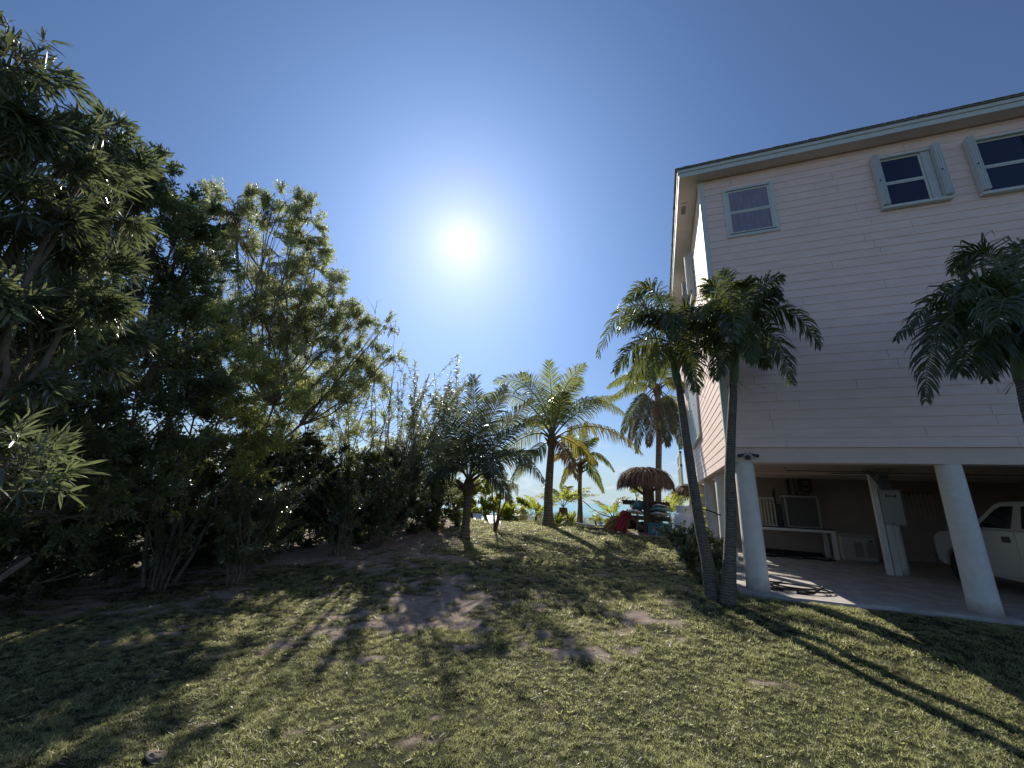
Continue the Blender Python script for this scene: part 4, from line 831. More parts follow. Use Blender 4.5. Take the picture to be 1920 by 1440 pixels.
bushes('thicket_bush', 'low dark screen of bush at the left edge of the lawn', gb_(-9.6, 2.4), [(0, 1010, 10.3, 76), (90, 1020, 10.4, 71.25), (170, 980, 10.6, 76), (60, 930, 10.4, 76), (-50, 950, 10.1, 76), (240, 1040, 10.8, 47.5)], L['thicket'], L0=.12, W0=.05)
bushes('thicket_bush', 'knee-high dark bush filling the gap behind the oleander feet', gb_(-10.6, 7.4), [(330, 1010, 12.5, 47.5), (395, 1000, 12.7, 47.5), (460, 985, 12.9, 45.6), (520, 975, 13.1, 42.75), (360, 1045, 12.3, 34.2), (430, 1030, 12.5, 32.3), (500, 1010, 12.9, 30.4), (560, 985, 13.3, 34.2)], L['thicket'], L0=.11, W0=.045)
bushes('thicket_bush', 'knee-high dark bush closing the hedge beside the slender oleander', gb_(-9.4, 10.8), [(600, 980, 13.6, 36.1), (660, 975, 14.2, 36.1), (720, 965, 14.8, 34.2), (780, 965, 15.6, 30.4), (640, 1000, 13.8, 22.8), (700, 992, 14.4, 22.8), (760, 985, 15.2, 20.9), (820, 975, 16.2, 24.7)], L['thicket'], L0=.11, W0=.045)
bushes('sea_grape_bush', 'sunlit round-leaved bush beyond the dark coconut palm', gb_(-9.6, 20.6), [(900, 935, 22.6, 30), (880, 950, 22.6, 26), (922, 948, 22.6, 24), (860, 925, 22.6, 26), (905, 915, 22.6, 20), (840, 945, 22.6, 26)], L['bright'], L0=.12, W0=.09, kt=110, group='bushes along the dune crest')
bushes('sea_grape_bush', 'low sunlit bush on the dune behind the spiky clump', gb_(-8.6, 21.0), [(975, 955, 22.6, 20), (1000, 960, 22.6, 17), (945, 950, 22.6, 18), (1020, 965, 22.6, 12)], L['bright'], L0=.12, W0=.09, kt=110, group='bushes along the dune crest')

# ------------------------------------------------------------------ dune grass, litter
rgl = np.random.default_rng(41); d = MB()
n = 5200; x = rgl.uniform(-8.5, 2.5, n); y = rgl.uniform(19.2, 22.5, n); k = fbm(x * 1.2, y * 1.2, 71, 3) > .42; x, y = x[k], y[k]
P = np.stack([x, y, gz(x, y)], -1); V, F, R_ = blades(P, rgl.uniform(.25, .75, len(x)), np.full(len(x), .012), .55, rgl.uniform(0, 1, len(x)), rgl); d.add(V, [F], 0, R_)
tag(d.build('dune_grass', L['oats']), kind='stuff', label='thin straw-coloured dune grass along the crest', cat='grass')
d = MB(); n = 5200; x = rgl.uniform(-10, -1.5, n); y = rgl.uniform(1.2, 14, n); k = rgl.uniform(0, 1, n) < np.clip((-x - 2.2) / 6, .04, .85); x, y = x[k], y[k]
P = np.stack([x, y, gz(x, y) + .012], -1); D = unit(rdir(len(x), rgl) * np.array([1, 1, .25])); leaves(d, P, D, rgl.uniform(.03, .11, len(x)), rgl.uniform(.010, .022, len(x)), rgl.uniform(0, 1, len(x)) ** 1.8, rgl, sides=np.tile([0, 0, 1.0], (len(x), 1)) + rdir(len(x), rgl) * .3, droop=.0)
tag(d.build('leaf_litter', L['litter']), kind='stuff', label='dry fallen leaves strewn under the left-hand shrubs', cat='leaves')
# broad-leaved lawn weeds
d = MB(); n = 900; x = rgl.uniform(-6, 2.5, n); y = rgl.uniform(1.5, 6.5, n); k = fbm(x * 1.1, y * 1.1, 91, 3) > .55; x, y = x[k], y[k]
for xx, yy in zip(x, y):
    m = 9; c = np.array([xx, yy, float(gz(xx, yy)) + .008]); a = rgl.uniform(0, 6.28, m); D = np.stack([np.cos(a), np.sin(a), rgl.uniform(.2, .9, m)], -1); leaves4(d, np.repeat(c[None], m, 0) + D * .01, D, rgl.uniform(.02, .045, m), rgl.uniform(.010, .018, m), rgl.uniform(.3, 1, m), rgl)
tag(d.build('lawn_weeds', L['grass']), kind='stuff', label='small broad-leaved weeds among the lawn grass', cat='weeds')

# ------------------------------------------------------------------ things under the house
def rotM(ax, deg, loc): m = Matrix.Translation(loc) @ Matrix.Rotation(math.radians(deg), 4, ax); return np.array(m)
F0 = .036
# electrical panel on the inner column
t = thing('electrical_panel', (6.35, 15.1, 1.38), 'tall grey electrical panel strapped to the inner column', 'electrical box')
b = MB(); b.box(6.09, 6.60, 15.04, 15.2, 1.39, 2.37, bev=.012); b.build('cabinet', M['steel'], t)
b = MB(); b.box(6.115, 6.575, 15.022, 15.038, 1.43, 2.33, bev=.006); b.build('door', M['steel'], t)
b = MB(); b.box(6.23, 6.47, 15.01, 15.02, 2.17, 2.20); b.box(6.23, 6.25, 15.005, 15.0195, 2.14, 2.23); b.box(6.45, 6.47, 15.005, 15.0195, 2.14, 2.23); b.box(6.25, 6.31, 15.0, 15.02, 1.40, 1.425); b.build('latch', M['black'], t)
b = MB(); b.box(6.22, 6.42, 15.08, 15.18, 2.375, 2.80); 
for k in range(4): b.tube([(6.16 + k * .06, 15.06, 2.37), (6.14 + k * .06, 15.05, 2.6), (6.10 + k * .08, 15.06, 2.80)], .02, 6)
b.build('conduit', M['conduit'], t)
b = MB(); b.box(6.11, 6.27, 15.08, 15.2, F0, 1.385, bev=.01); b.box(6.105, 6.275, 15.07, 15.21, 1.0, 1.03); b.build('cable_cover', M['trim'], t)
# meter on the far wall
t = thing('electric_meter', (5.78, 20.45, 2.2), 'dark electric meter box on the pink wall above the bench', 'electrical box')
b = MB(); b.box(5.6, 6.02, 20.3, 20.495, 2.45, 2.98, bev=.02); b.build('box', M['darkmetal'], t)
b = MB(); b.box(5.68, 5.92, 20.27, 20.299, 2.5, 2.62); b.box(5.68, 5.92, 20.275, 20.299, 2.72, 2.9); b.build('dial', M['conduit'], t)
b = MB()
for k in range(3): b.tube([(5.7 + k * .1, 20.38, 2.45), (5.68 + k * .09, 20.36, 2.2 - k * .05), (5.5 + k * .07, 20.38, 2.15), (5.42, 20.4, 2.5), (5.42, 20.42, 3.05)], .018, 6)
b.tube([(5.2, 20.4, 1.15), (5.2, 20.4, 3.05)], .05, 8); b.build('conduit', M['darkmetal'], t)
# bench with air conditioner
t = thing('bench', (4.6, 19, F0), 'long white-edged bench carrying the cooling unit', 'bench')
b = MB(); b.box(3.2, 6.05, 18.65, 18.70, .93, 1.02); b.box(3.2, 6.05, 19.6, 19.65, .93, 1.02); b.box(6.0, 6.05, 18.70, 19.6, .931, 1.02); b.build('frame', M['white'], t)
for (x, y) in ((5.90, 18.651), (3.25, 18.651), (5.90, 19.5), (3.25, 19.5)):
    b = MB(); b.box(x, x + .14, y, y + .12, F0, .929); b.build('leg', M['white'], t)
b = MB(); b.box(3.2, 6.04, 18.66, 19.64, 1.021, 1.06); b.build('top', M['darkmetal'], t)
t = thing('air_conditioner', (5.15, 19.1, 1.06), 'large dark finned cooling unit on the bench', 'air conditioner')
b = MB(); b.box(4.6, 5.7, 18.8, 19.5, 1.065, 1.11); b.box(4.6, 5.7, 18.8, 19.5, 2.18, 2.24)
for (x, y) in ((4.6, 18.8), (5.65, 18.8), (4.6, 19.45), (5.65, 19.45)): b.box(x, x + .05, y, y + .05, 1.111, 2.179)
b.build('casing', M['steel'], t)
b = MB(); b.box(4.66, 5.64, 18.84, 19.44, 1.112, 2.178)
for k in range(26): b.box(4.67 + k * .0373, 4.685 + k * .0373, 18.815, 18.839, 1.115, 2.175)
for k in range(9): b.box(4.66, 5.64, 18.80, 18.812, 1.2 + k * .11, 1.21 + k * .11)
b.build('fins', M['fin'], t)
b = MB(); b.lathe([(.4, 0), (.42, .03), (.3, .05), (.05, .055)], (5.15, 19.15, 2.241), 20); b.build('fan_guard', M['darkmetal'], t)
t = thing('slatted_rack', (4.0, 18.9, 1.06), 'small white slatted rack at the left end of the bench', 'rack')
b = MB(); b.box(3.62, 4.27, 18.85, 18.9, 2.08, 2.14); b.box(3.62, 4.27, 18.85, 18.9, 1.065, 1.12); b.build('frame', M['generator'], t)
b = MB()
for k in range(6): b.box(3.64 + k * .115, 3.69 + k * .115, 18.86, 18.89, 1.121, 2.079)
b.build('slats', M['generator'], t)
t = tag(None or (lambda b: (b.tube([(4.33, 19.1, 1.07), (4.33, 19.1, 2.3), (4.36, 19.1, 2.5)], [.06, .05, .03], 8), b.box(4.2, 4.5, 18.95, 19.2, 1.062, 1.9, bev=.03), b.build('covered_bundle', M['black'], loc=(4.33, 19.1, 1.06)))[-1])(MB()), 'dark covered bundle between the rack and cooling unit', 'bundle')
# generator
t = thing('generator', (6.6, 18.7, F0), 'low beige standby generator on the floor by the inner post', 'generator')
b = MB(); b.box(6.06, 7.12, 18.45, 19.15, F0, .88, bev=.05); b.build('casing', M['generator'], t)
b = MB(); b.box(6.03, 7.15, 18.42, 19.18, .885, .95, bev=.03); b.build('lid', M['generator'], t)
b = MB()
for x in (6.45, 6.80):
    for k in range(11): b.box(x, x + .25, 18.432, 18.449, .2 + k * .045, .222 + k * .045)
b.build('louvre', M['fin'], t)
b = MB(); b.box(6.9, 7.02, 18.43, 18.449, .72, .76); b.build('latch', M['black'], t)
# hanging rods
t = thing('rod_rack', (9.1, 20.4, 1.7), 'row of thin pale rods hanging on the dark back wall', 'rack')
b = MB(); b.box(8.6, 9.9, 20.4, 20.49, 2.5, 2.6); b.build('rail', M['woodold'], t)
rk = np.random.default_rng(2)
for k in range(9):
    x = 8.7 + k * .14; b = MB(); z = rk.uniform(1.55, 1.9); b.tube([(x, 20.36, 2.62), (x + .02, 20.38, z)], .012, 5); b.build('rod', M['generator'], t)
# hoses
def hose(name, label, P, r, loc): b = MB(); b.tube(P, r, 7); return tag(b.build(name, M['black'], loc=loc), label, 'hose')
rh = np.random.default_rng(8)
P = []
for k in range(150):
    a = k / 150 * 2 * math.pi * 2.7 + 2.0; s = 1 + .2 * math.sin(a * .37) + .06 * math.sin(a * 2.1 + k * .01)
    P.append((2.58 + .50 * s * math.cos(a) + .06 * math.sin(a * .23), 10.72 + .36 * s * math.sin(a) + .05 * math.cos(a * .31), F0 + .022 + .016 * (k / 30) * .9 + .012 * (1 + math.sin(a * 1.7))))
P += [(2.35 + .1 * k, 10.28 - .015 * k, F0 + .022) for k in range(0)]
b = MB(); b.tube(P, .016, 7)
b.tube([(2.95, 10.45, F0 + .1), (2.8, 10.33, F0 + .03), (2.62, 10.28, F0 + .022), (2.5, 10.3, F0 + .022)], .023, 7)
b.tube([(2.1, 10.7, F0 + .06), (2.16, 10.5, F0 + .025), (2.28, 10.35, F0 + .022)], .02, 7); b.tube([(2.05, 10.85, F0 + .05), (2.0, 10.6, F0 + .03), (2.12, 10.42, F0 + .022), (2.2, 10.4, F0 + .022)], .02, 7)
tag(b.build('hose_coil', M['black'], loc=(2.55, 10.7, F0)), 'coiled black hose lying in the sun beside the corner column', 'hose')
P = [(3.2, 18.2, .06)]; 
for k in range(40): u = k / 39; P.append((3.0 + 2.6 * u, 18.0 - .9 * u * (1 - u) + .12 * math.sin(u * 19), .06 + .01 * math.sin(k)))
for k in range(30): u = k / 29; P.append((5.6 - .5 * u, 17.75 + .2 * math.sin(u * 7), .07))
for k in range(30): u = k / 29; P.append((5.1 - 2.1 * u, 17.9 + .3 * math.sin(u * 5) + .1, .075))
hose('floor_hose', 'long black hose trailing on the shaded floor under the bench', wobble(np.array(P), .004, rh), .024, (4, 18, F0))
b = MB()
for k in range(4): b.tube([(3.0, 19.0 + k * .12, .07 + k * .03), (4.2, 18.95 + k * .1, .08 + k * .03), (5.7, 19.05 + k * .1, .07 + k * .02)], .04, 7)
tag(b.build('pipe_bundle', M['black'], loc=(4.3, 19.1, F0)), 'bundle of black pipes lying under the bench', 'pipe')
# pickup truck, nose towards the sea
TX = 7.3; t = thing('pickup_truck', (TX + .95, 12.9, F0), 'white pickup truck parked in shade under the house', 'truck')
def arch(c, r, y0=0): return [(c + r * math.cos(a), .42 + r * math.sin(a)) for a in np.linspace(0, math.pi, 12)]
prof = [(15.45, .50), (15.48, .95), (15.42, 1.16), (15.2, 1.27), (13.95, 1.40), (13.9, 1.43), (11.2, 1.43), (11.15, 1.30), (9.2, 1.30), (9.15, .55)] 
low = [(9.55, .42)] + [(10.05 - .5 * math.cos(a), .42 + .47 * math.sin(a)) for a in np.linspace(.0, math.pi, 12)] + [(10.6, .36), (14.1, .36)] + [(14.66 - .5 * math.cos(a), .42 + .47 * math.sin(a)) for a in np.linspace(.0, math.pi, 12)] + [(15.3, .45)]
b = MB(); b.prism(prof + [(9.2, .45)] + low, 'x', TX, TX + 1.9); bo = b.build('body', M['truckw'], t)
md = bo.modifiers.new('b', 'BEVEL'); md.width = .04; md.segments = 3; md.limit_method = 'ANGLE'; md.angle_limit = math.radians(50)
b = MB(); v = []
cab = [(13.92, 1.42), (13.12, 1.98), (12.9, 2.05), (11.6, 2.06), (11.35, 1.98), (11.2, 1.42)]
for sx in (0, 1):
    for (y, z) in cab: k = (z - 1.42) / .64 * .13; v.append((TX + .02 + k if sx == 0 else TX + 1.88 - k, y, z))
n = 6; b.add(v, [tuple(range(n)), tuple(range(2 * n - 1, n - 1, -1))] + [(i, n + i, n + (i + 1) % n, (i + 1) % n) for i in range(n)]); co = b.build('cab', M['truckw'], t)
md = co.modifiers.new('b', 'BEVEL'); md.width = .03; md.segments = 2
def sidep(y, z, o=.006): return (TX + .02 + (z - 1.42) / .64 * .13 - o, y, z)
b = MB(); w4 = [(13.62, 1.46), (13.05, 1.87), (12.85, 1.945), (12.50, 1.95), (12.58, 1.46)]; vv = [sidep(*p) for p in w4] + [sidep(p[0], p[1], -.02) for p in w4]; n = 5
b.add(vv, [tuple(range(n)), tuple(range(2 * n - 1, n - 1, -1))] + [(i, n + i, n + (i + 1) % n, (i + 1) % n) for i in range(n)]); b.build('side_window', M['tglass'], t)
b = MB(); w4 = [(12.28, 1.48), (12.28, 1.95), (11.65, 1.95), (11.5, 1.48)]; vv = [sidep(*p) for p in w4] + [sidep(p[0], p[1], -.02) for p in w4]; n = 4
b.add(vv, [tuple(range(n)), tuple(range(2 * n - 1, n - 1, -1))] + [(i, n + i, n + (i + 1) % n, (i + 1) % n) for i in range(n)]); b.build('side_window', M['tglass'], t)
b = MB(); w4 = [(TX + .14, 13.86, 1.475), (TX + 1.76, 13.86, 1.475), (TX + 1.68, 13.17, 1.96), (TX + .22, 13.17, 1.96)]; b.add([(x, y + .02, z + .02) for x, y, z in w4] + [(x, y - .02, z - .02) for x, y, z in w4], [(0, 1, 2, 3), (7, 6, 5, 4), (0, 4, 5, 1), (1, 5, 6, 2), (2, 6, 7, 3), (3, 7, 4, 0)]); b.build('windscreen', M['tglass'], t)
b = MB(); b.box(TX - .012, TX + .01, 12.475, 13.72, .44, 1.41, bev=.01); d_ = b.build('door', M['truckw'], t)
b = MB(); b.box(TX - .035, TX - .0125, 12.62, 12.84, 1.16, 1.29, bev=.008); b.build('handle', M['black'], d_)
b = MB(); b.box(TX - .008, TX + .01, 11.3, 12.46, .44, 1.41, bev=.01); b.build('door', M['truckw'], t)
b = MB(); b.box(TX - .24, TX - .04, 13.45, 13.53, 1.40, 1.60, bev=.02); b.tube([(TX - .05, 13.5, 1.45), (TX + .02, 13.55, 1.44)], .02, 6); b.build('mirror', M['black'], t)
for (y, x) in ((14.66, TX + .03), (14.66, TX + 1.65), (10.05, TX + .03), (10.05, TX + 1.65)):
    b = MB(); Mx = rotM('Y', 90, (x, y, .435)); 
    def lat(prof, mt):
        bb = MB(); bb.lathe(prof, (0, 0, 0), 28); 
        bb.v = [(a @ Mx[:3, :3].T + Mx[:3, 3], r_) for a, r_ in bb.v]; return bb
    wh = lat([(.24, .0), (.36, .0), (.395, .03), (.40, .08), (.40, .16), (.395, .20), (.36, .22), (.24, .22)], 0).build('wheel', M['black'], t)
    lat([(.02, -.005), (.10, .0), (.20, .03), (.235, .005), (.238, .2)], 0).build('rim', M['chrome'], wh)
b = MB(); b.box(TX + .0, TX + 1.9, 15.46, 15.60, .46, .68, bev=.03); b.build('bumper', M['darkmetal'], t)
for x in (TX + .08, TX + 1.52):
    b = MB(); b.box(x, x + .3, 15.455, 15.49, .80, .98, bev=.015); b.build('headlight', M['lampglass'], t)
b = MB(); b.box(TX + .45, TX + 1.45, 15.456, 15.485, .76, 1.02); b.build('grille', M['darkmetal'], t)

# ------------------------------------------------------------------ gas tank
ty = 13.5; tc_ = at(1286, 1000, ty); tx = tc_[0]; tz = float(gz(tx, ty))
t = thing('gas_tank', (tx, ty, tz), 'white upright gas tank beside the side columns', 'gas tank')
b = MB(); b.lathe([(.28, .0), (.28, .08), (.34, .12), (.355, .22), (.355, .98), (.34, 1.08), (.28, 1.17), (.18, 1.215), (.05, 1.23)], (tx, ty, tz), 36); b.build('vessel', M['tank'], t)
b = MB(); a = np.linspace(.2, 5.9, 40); r = .235; z0 = tz + 1.16
for k in range(39):
    if k % 13 in (5, 6, 7, 8): zz = ((z0, z0 + .07), (z0 + .15, z0 + .24))
    else: zz = ((z0, z0 + .24),)
    for lo, hi in zz:
        v = [(tx + rr_ * math.cos(q), ty + rr_ * math.sin(q), h) for q in (a[k], a[k + 1]) for rr_ in (r, r - .006) for h in (lo, hi)]
        b.add(v, [(0, 1, 5, 4), (2, 6, 7, 3), (1, 3, 7, 5), (0, 4, 6, 2)])
b.build('collar', M['tank'], t)
b = MB(); b.tube([(tx, ty, tz + 1.22), (tx, ty, tz + 1.34)], .03, 8); b.tube([(tx - .06, ty, tz + 1.33), (tx + .06, ty, tz + 1.33)], .02, 8); b.build('valve', M['chrome'], t)
b = MB(); b.tube(bez(np.array([tx + .03, ty, tz + 1.3]), np.array([tx + .5, ty - .05, tz + 1.33]), np.array([1.66, 13.62, tz + 1.18]), 12), .02, 7); b.build('hose', M['black'], t)

# ------------------------------------------------------------------ thatched board rack
ry = 16.5; pb = og(1214, 999); ry = pb[1]; rt = np.random.default_rng(17)
def up(px, py, dy=0): return at(px, py, ry + dy)
t = thing('thatched_rack', pb, 'post rack with shaggy brown thatched roof holding boards', 'thatched shelter')
px_, pz = pb[0], pb[2]; ztop = up(1212, 880)[2]; zeave = up(1160, 921)[2]; R0 = (up(1268, 905)[0] - up(1154, 905)[0]) / 2; cxr = (up(1268, 905)[0] + up(1154, 905)[0]) / 2
def thatch(root, c, R, zt, ze, n, rgn, name='thatch_roof'):
    b = MB(); prof = [(.02, zt - .03), (R * .35, zt - .07), (R * .7, zt - (zt - ze) * .28), (R * .92, zt - (zt - ze) * .62), (R * .9, ze + .08), (R * .55, ze + .2), (.02, ze + .3)]
    b.lathe([(r * .94, z - .02) for r, z in prof], (c[0], c[1], 0), 26, 1)
    u = rgn.uniform(0, 1, n) ** .6; a = rgn.uniform(0, 2 * math.pi, n); r = R * u * .93
    z = zt - (zt - ze) * (.10 * u + .62 * u ** 3.2) + rgn.normal(0, .02, n)
    P = np.stack([c[0] + r * np.cos(a), c[1] + r * np.sin(a), z], -1)
    D = np.stack([np.cos(a + rgn.normal(0, .25, n)), np.sin(a + rgn.normal(0, .25, n)), -.05 - 2.4 * u ** 4 + rgn.normal(0, .25, n)], -1)
    leaves(b, P, D, rgn.uniform(.20, .50, n) * (1 - .35 * (u > .85)), rgn.uniform(.02, .045, n), rgn.uniform(0, 1, n), rgn, sides=np.tile([0, 0, 1.0], (n, 1)) + rdir(n, rgn) * .5, droop=.55)
    b.build(name, [L['thatch'], M['woodold']], root)
thatch(t, (cxr, ry), R0 * .93, ztop + .02, zeave + .26, 6500, rt)
def post(name, a, c, w_, root, m='woodold'):
    a = np.array(a, float); c = np.array(c, float); b = MB(); b.tube([a, (a + c) / 2, c], w_, 4, smooth=False); b.build(name, M[m], root)
post('post', pb - np.array([0, 0, .05]), (px_ + .03, ry, ztop - .15), .125, t); post('post', (px_ + .22, ry + .75, pz), (px_ + .2, ry + .75, ztop - .2), .1, t)
zl = up(1214, 972)[2]; zu = up(1214, 944)[2]
for z in (zl, zu):
    w1 = .95 if z == zl else .98
    for dy in (0, .75): post('shelf_beam', (px_ - w1 + .1, ry + dy, z), (px_ + w1 - .12, ry + dy, z), .075, t)
    for sg in (-1, 1): post('brace', (px_ + sg * .06, ry, z - .42), (px_ + sg * .5, ry, z - .05), .05, t)
for sg in (-1, 1): post('brace', (px_ + sg * .05, ry, zeave - .1), (px_ + sg * .6, ry, zeave + .3), .05, t)
post('shelf_beam', (px_ + .2, ry + .3, zu + .75), (px_ + .42, ry + .3, zu + .75), .03, t)
for k in range(6): post('slat', (px_ - .85 + k * .12, ry - .25, zu + .06 + .02 * (k % 2)), (px_ - .83 + k * .12, ry + 1.0, zu + .06), .045, t)
for k in range(6): post('slat', (px_ + .2 + k * .11, ry - .25, zu + .06 + .02 * (k % 2)), (px_ + .2 + k * .11, ry + 1.0, zu + .06), .045, t)
def board(name, label, c, ln, wd, th, m, yaw=0, roll=0, pitch=0, kick=.12, stripe=None, cat='paddleboard', fin=False, group=None):
    b = MB(); n, k = 22, 14; V = []
    for i in range(n):
        s = i / (n - 1) * 2 - 1; w_ = wd / 2 * max(0.03, (1 - abs(s) ** 2.6)) ** .6; h = th / 2 * (1 - .35 * abs(s) ** 3)
        for j in range(k):
            a = 2 * math.pi * j / k; V.append((w_ * math.copysign(abs(math.cos(a)) ** .8, math.cos(a)), s * ln / 2, h * math.copysign(abs(math.sin(a)) ** .7, math.sin(a)) + kick * s ** 4))
    i = np.arange(n - 1)[:, None] * k; j = np.arange(k)[None, :]; j2 = (j + 1) % k; F = np.stack([i + j, i + j2, i + k + j2, i + k + j], -1).reshape(-1, 4)
    Mx = np.array(Matrix.Translation(tuple(c)) @ Matrix.Rotation(math.radians(yaw), 4, 'Z') @ Matrix.Rotation(math.radians(pitch), 4, 'X') @ Matrix.Rotation(math.radians(roll), 4, 'Y'))
    V = np.array(V) @ Mx[:3, :3].T + Mx[:3, 3]
    b.add(V, [F], 0, None, True); b.add(V[:k], [np.arange(k)[::-1][None, :]]); b.add(V[-k:], [np.arange(k)[None, :]])
    rt_ = thing(name, c, label, cat, group); hull = b.build('hull', M[m], rt_)
    if stripe:
        b = MB(); Q = [Mx[:3, :3] @ np.array([0, s * ln / 2 * .8, th / 2 + .004 + kick * (s * .8) ** 4]) + Mx[:3, 3] for s in np.linspace(-1, 1, 12)]; W_ = [Mx[:3, :3] @ np.array([wd * .3, 0, 0])] * 12
        v = []; 
        for q, w2 in zip(Q, W_): v += [q - w2, q + w2]
        b.add(v, [(2 * k2, 2 * k2 + 1, 2 * k2 + 3, 2 * k2 + 2) for k2 in range(11)]); b.build('deck_pad', M[stripe], rt_)
    if fin:
        b = MB(); b.prism([(-.11, 0), (.10, 0), (-.02, .19), (-.08, .22), (-.11, .18)], 'x', -.008, .008); M2 = Mx @ np.array(Matrix.Translation((0, -ln / 2 * .78, th / 2 + kick * .37))); b.v = [(a @ M2[:3, :3].T + M2[:3, 3], r_) for a, r_ in b.v]; b.build('fin', M['black'], rt_)
    return rt_
board('paddleboard', 'white paddleboard with grey pad on the left lower shelf', (px_ - .50, ry + .5, zl + .19), 3.1, .74, .11, 'white', yaw=6, roll=7, kick=.1, stripe='greyboard', group='boards stored on the rack')
board('kayak', 'dark teal kayak lying over the white board on the left shelf', (px_ - .36, ry + .75, zl + .43), 2.7, .62, .32, 'teal', yaw=4, kick=.1, cat='kayak', stripe='greyboard')
board('paddleboard', 'grey-white paddleboard lowest on the right lower shelf', (px_ + .50, ry + .5, zl + .18), 3.0, .74, .13, 'greyboard', yaw=-3, kick=.06, group='boards stored on the rack')
board('paddleboard', 'teal paddleboard in the middle of the right-hand stack', (px_ + .50, ry + .5, zl + .34), 3.0, .74, .14, 'tealboard', yaw=-2, kick=.06, stripe='white', group='boards stored on the rack')
board('surfboard', 'orange-topped board highest in the right-hand stack', (px_ + .56, ry + .5, zl + .47), 2.7, .66, .08, 'white', yaw=-4, kick=.06, stripe='orange', cat='surfboard')
# things on the ground near the rack
c = og(1126, 991); board('surfboard', 'white surfboard with upright fin lying on the grass', (c[0], c[1], c[2] + .12), 2.0, .56, .08, 'white', yaw=100, roll=0, kick=.05, stripe=None, cat='surfboard', fin=False)
f_ = og(1117, 992); b = MB(); b.prism([(f_[0] - .02, f_[2] + .15), (f_[0] + .06, f_[2] + .15), (f_[0] + .03, f_[2] + .22), (f_[0] - .03, f_[2] + .32), (f_[0] - .035, f_[2] + .2)], 'y', f_[1] - .01, f_[1] + .01)
b.build('fin', M['black'], [o for o in COL.objects if o.name.startswith('surfboard')][-1])
def drape(name, label, pts, widths, m, rgn, cat, th=.05):
    """creased cloth hanging along a path; widths across it"""
    pts = np.array(pts, float); n = 26; s = np.linspace(0, len(pts) - 1, n); k = np.arange(len(pts)); P = np.stack([np.interp(s, k, pts[:, a]) for a in range(3)], -1); W = np.interp(s, k, widths)
    for _ in range(3): P[1:-1] = (P[:-2] + P[2:] + 2 * P[1:-1]) / 4
    T = unit(np.gradient(P, axis=0)); S = unit(np.cross(T, [0, 1.0, .3])); S = S * np.sign(S[:, 0:1] + 1e-6); N = np.cross(T, S); m_ = 17; V = []
    for i in range(n):
        for j in range(m_):
            u = j / (m_ - 1) * 2 - 1; V.append(P[i] + S[i] * u * W[i] / 2 + N[i] * (.05 * math.sin(u * 9 + i * .25) + .03 * math.sin(u * 17 - i * .4) - .25 * W[i] * (1 - u * u)))
    V = np.array(V) + rgn.normal(0, .004, (n * m_, 3)); i = np.arange(n - 1)[:, None] * m_; j = np.arange(m_ - 1)[None, :]
    b = MB(); b.add(V, [np.stack([i + j, i + j + 1, i + m_ + j + 1, i + m_ + j], -1).reshape(-1, 4)], 0, None, True); o = b.build(name, M[m], loc=pts[-1]); sd = o.modifiers.new('s', 'SOLIDIFY'); sd.thickness = th; return tag(o, label, cat)
drape('towel', 'red and wine-coloured cloth hanging from the shelf to the ground', [up(1181, 961, -.3), up(1172, 968, -.35), up(1167, 980, -.45), up(1162, 996, -.55)], [.26, .36, .42, .5], 'red', rt, 'towel')
ham = thing('hammock', P_(1092, 938, Y3), 'tan hammock slung slack between palm trunk and rack', 'hammock')
hp_ = [P_(1093, 939, Y3), P_(1108, 952, Y3 - .3), P_(1128, 965, ry + .6), P_(1150, 971, ry + .1), P_(1172, 973, ry - .2), P_(1190, 972, ry)]
b = MB(); q = np.array(hp_); s = np.linspace(0, 5, 30); b.tube(np.stack([np.interp(s, np.arange(6), q[:, a]) for a in range(3)], -1), .022, 6); b.build('rope', M['rope'], ham)
dm = drape('sling', None, [up(1163, 971, -.15), up(1155, 980, -.25), up(1146, 990, -.35), up(1139, 998, -.4)], [.3, .5, .55, .4], 'tan', rt, None); dm.parent = ham; dm.location = dm.location - ham.location
def lump(name, label, c, rx, ry_, rz, m, rgn, cat, amp=.18):
    b = MB(); n, k = 12, 18; V = []
    for i in range(n + 1):
        th = math.pi * i / n
        for j in range(k):
            a = 2 * math.pi * j / k; f = 1 + amp * (float(vnoise(3 + 2.2 * math.cos(a) + 7 * c[0], 3 + 2.2 * math.sin(a) + 2.6 * th, 5)) - .5) * 2
            V.append((c[0] + rx * f * math.sin(th) * math.cos(a), c[1] + ry_ * f * math.sin(th) * math.sin(a), c[2] + max(rz * f * math.cos(th), -rz * .55)))
    i = np.arange(n)[:, None] * k; j = np.arange(k)[None, :]; j2 = (j + 1) % k; b.add(V, [np.stack([i + j, i + k + j, i + k + j2, i + j2], -1).reshape(-1, 4)], 0, None, True); return tag(b.build(name, m if not isinstance(m, str) else M[m], loc=c), label, cat)
c = og(1186, 994); lump('duffel_bag', 'slumped black bag against the hanging red cloth', (c[0], c[1] + .3, c[2] + .20), .28, .3, .34, 'black', rt, 'bag')
c = og(1204, 998); lump('duffel_bag', 'black bag on the ground just left of the rack post', (c[0], c[1] + .2, c[2] + .14), .22, .3, .24, 'black', rt, 'bag')
c = og(1262, 1000); lump('buoy', 'pale grey round buoy squeezed beside the gas tank', (c[0] - .02, c[1], c[2] + .18), .14, .14, .2, 'greyboard', rt, 'buoy', .03)
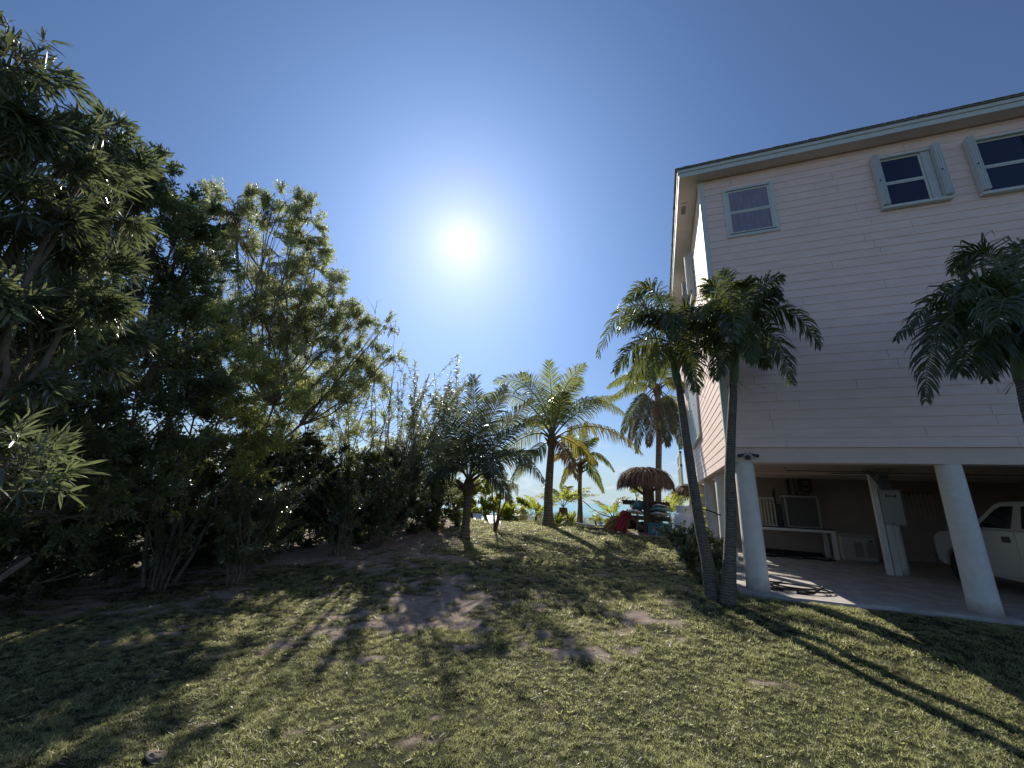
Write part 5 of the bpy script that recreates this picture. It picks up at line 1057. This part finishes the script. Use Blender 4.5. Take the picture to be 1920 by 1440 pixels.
c = og(1238, 1004); t = thing('storage_box', c, 'blue plastic storage box on the ground under the right shelf', 'box')
Mx = np.array(Matrix.Translation(tuple(c)) @ Matrix.Rotation(math.radians(-14), 4, 'Z')); b = MB(); b.box(-.42, .42, -.05, .6, .0, .36, bev=.03, M=Mx); b.build('tub', M['teal'], t)
b = MB(); b.box(-.44, .44, -.07, .62, .362, .41, bev=.02, M=Mx); b.build('lid', M['tealboard'], t)
# second thatched umbrella beyond the house
c2 = at(1294, 925, 22); t = thing('beach_umbrella', (c2[0], 22, float(gz(c2[0], 22))), 'small thatched umbrella partly hidden behind the house', 'umbrella')
thatch(t, (c2[0], 22), .85, c2[2] + .32, c2[2] - .08, 1600, rt); post('post', (c2[0], 22, float(gz(c2[0], 22)) - .05), (c2[0], 22, c2[2] + .1), .07, t)
# two pale lounge boards near the dark palm
for (a, lab) in (((897, 974), 'pale slatted lounge board lying nearer the dark coconut palm'), ((925, 979), 'pale slatted lounge board lying nearer the sapling')):
    c = ogc(*a); t = thing('lounge_board', c, lab, 'lounger', 'pale lounge boards on the crest'); Mx = np.array(Matrix.Translation((c[0], c[1], c[2] + .10)) @ Matrix.Rotation(math.radians(-62), 4, 'Z') @ Matrix.Rotation(math.radians(9), 4, 'Y'))
    b = MB()
    for k in range(5): b.box(-.8, .8, -.25 + k * .105, -.16 + k * .105, 0, .022, M=Mx)
    b.build('slats', M['white'], t); b = MB(); 
    for x in (-.7, .65): b.box(x, x + .05, -.25, .26, -.07, -.001, M=Mx)
    b.build('frame', M['white'], t)
# half-buried rock in the near grass, garden stakes
c = og(292, 1424); lump('rock', 'flat pale rock half sunk in the nearest grass', (c[0], c[1], c[2] + .012), .10, .05, .022, 'rockm', rt, 'rock', .35)
c = og(1322, 1395)
b = MB(); q = og(1180, 1266); b.tube([(q[0], q[1], q[2] + .01), (q[0] + .08, q[1] + .02, q[2] + .03), (q[0] + .15, q[1] - .01, q[2] + .012)], .006, 5); tag(b.build('fallen_twig', M['stem'], loc=q), 'short pale twig on the open lawn', 'twig')
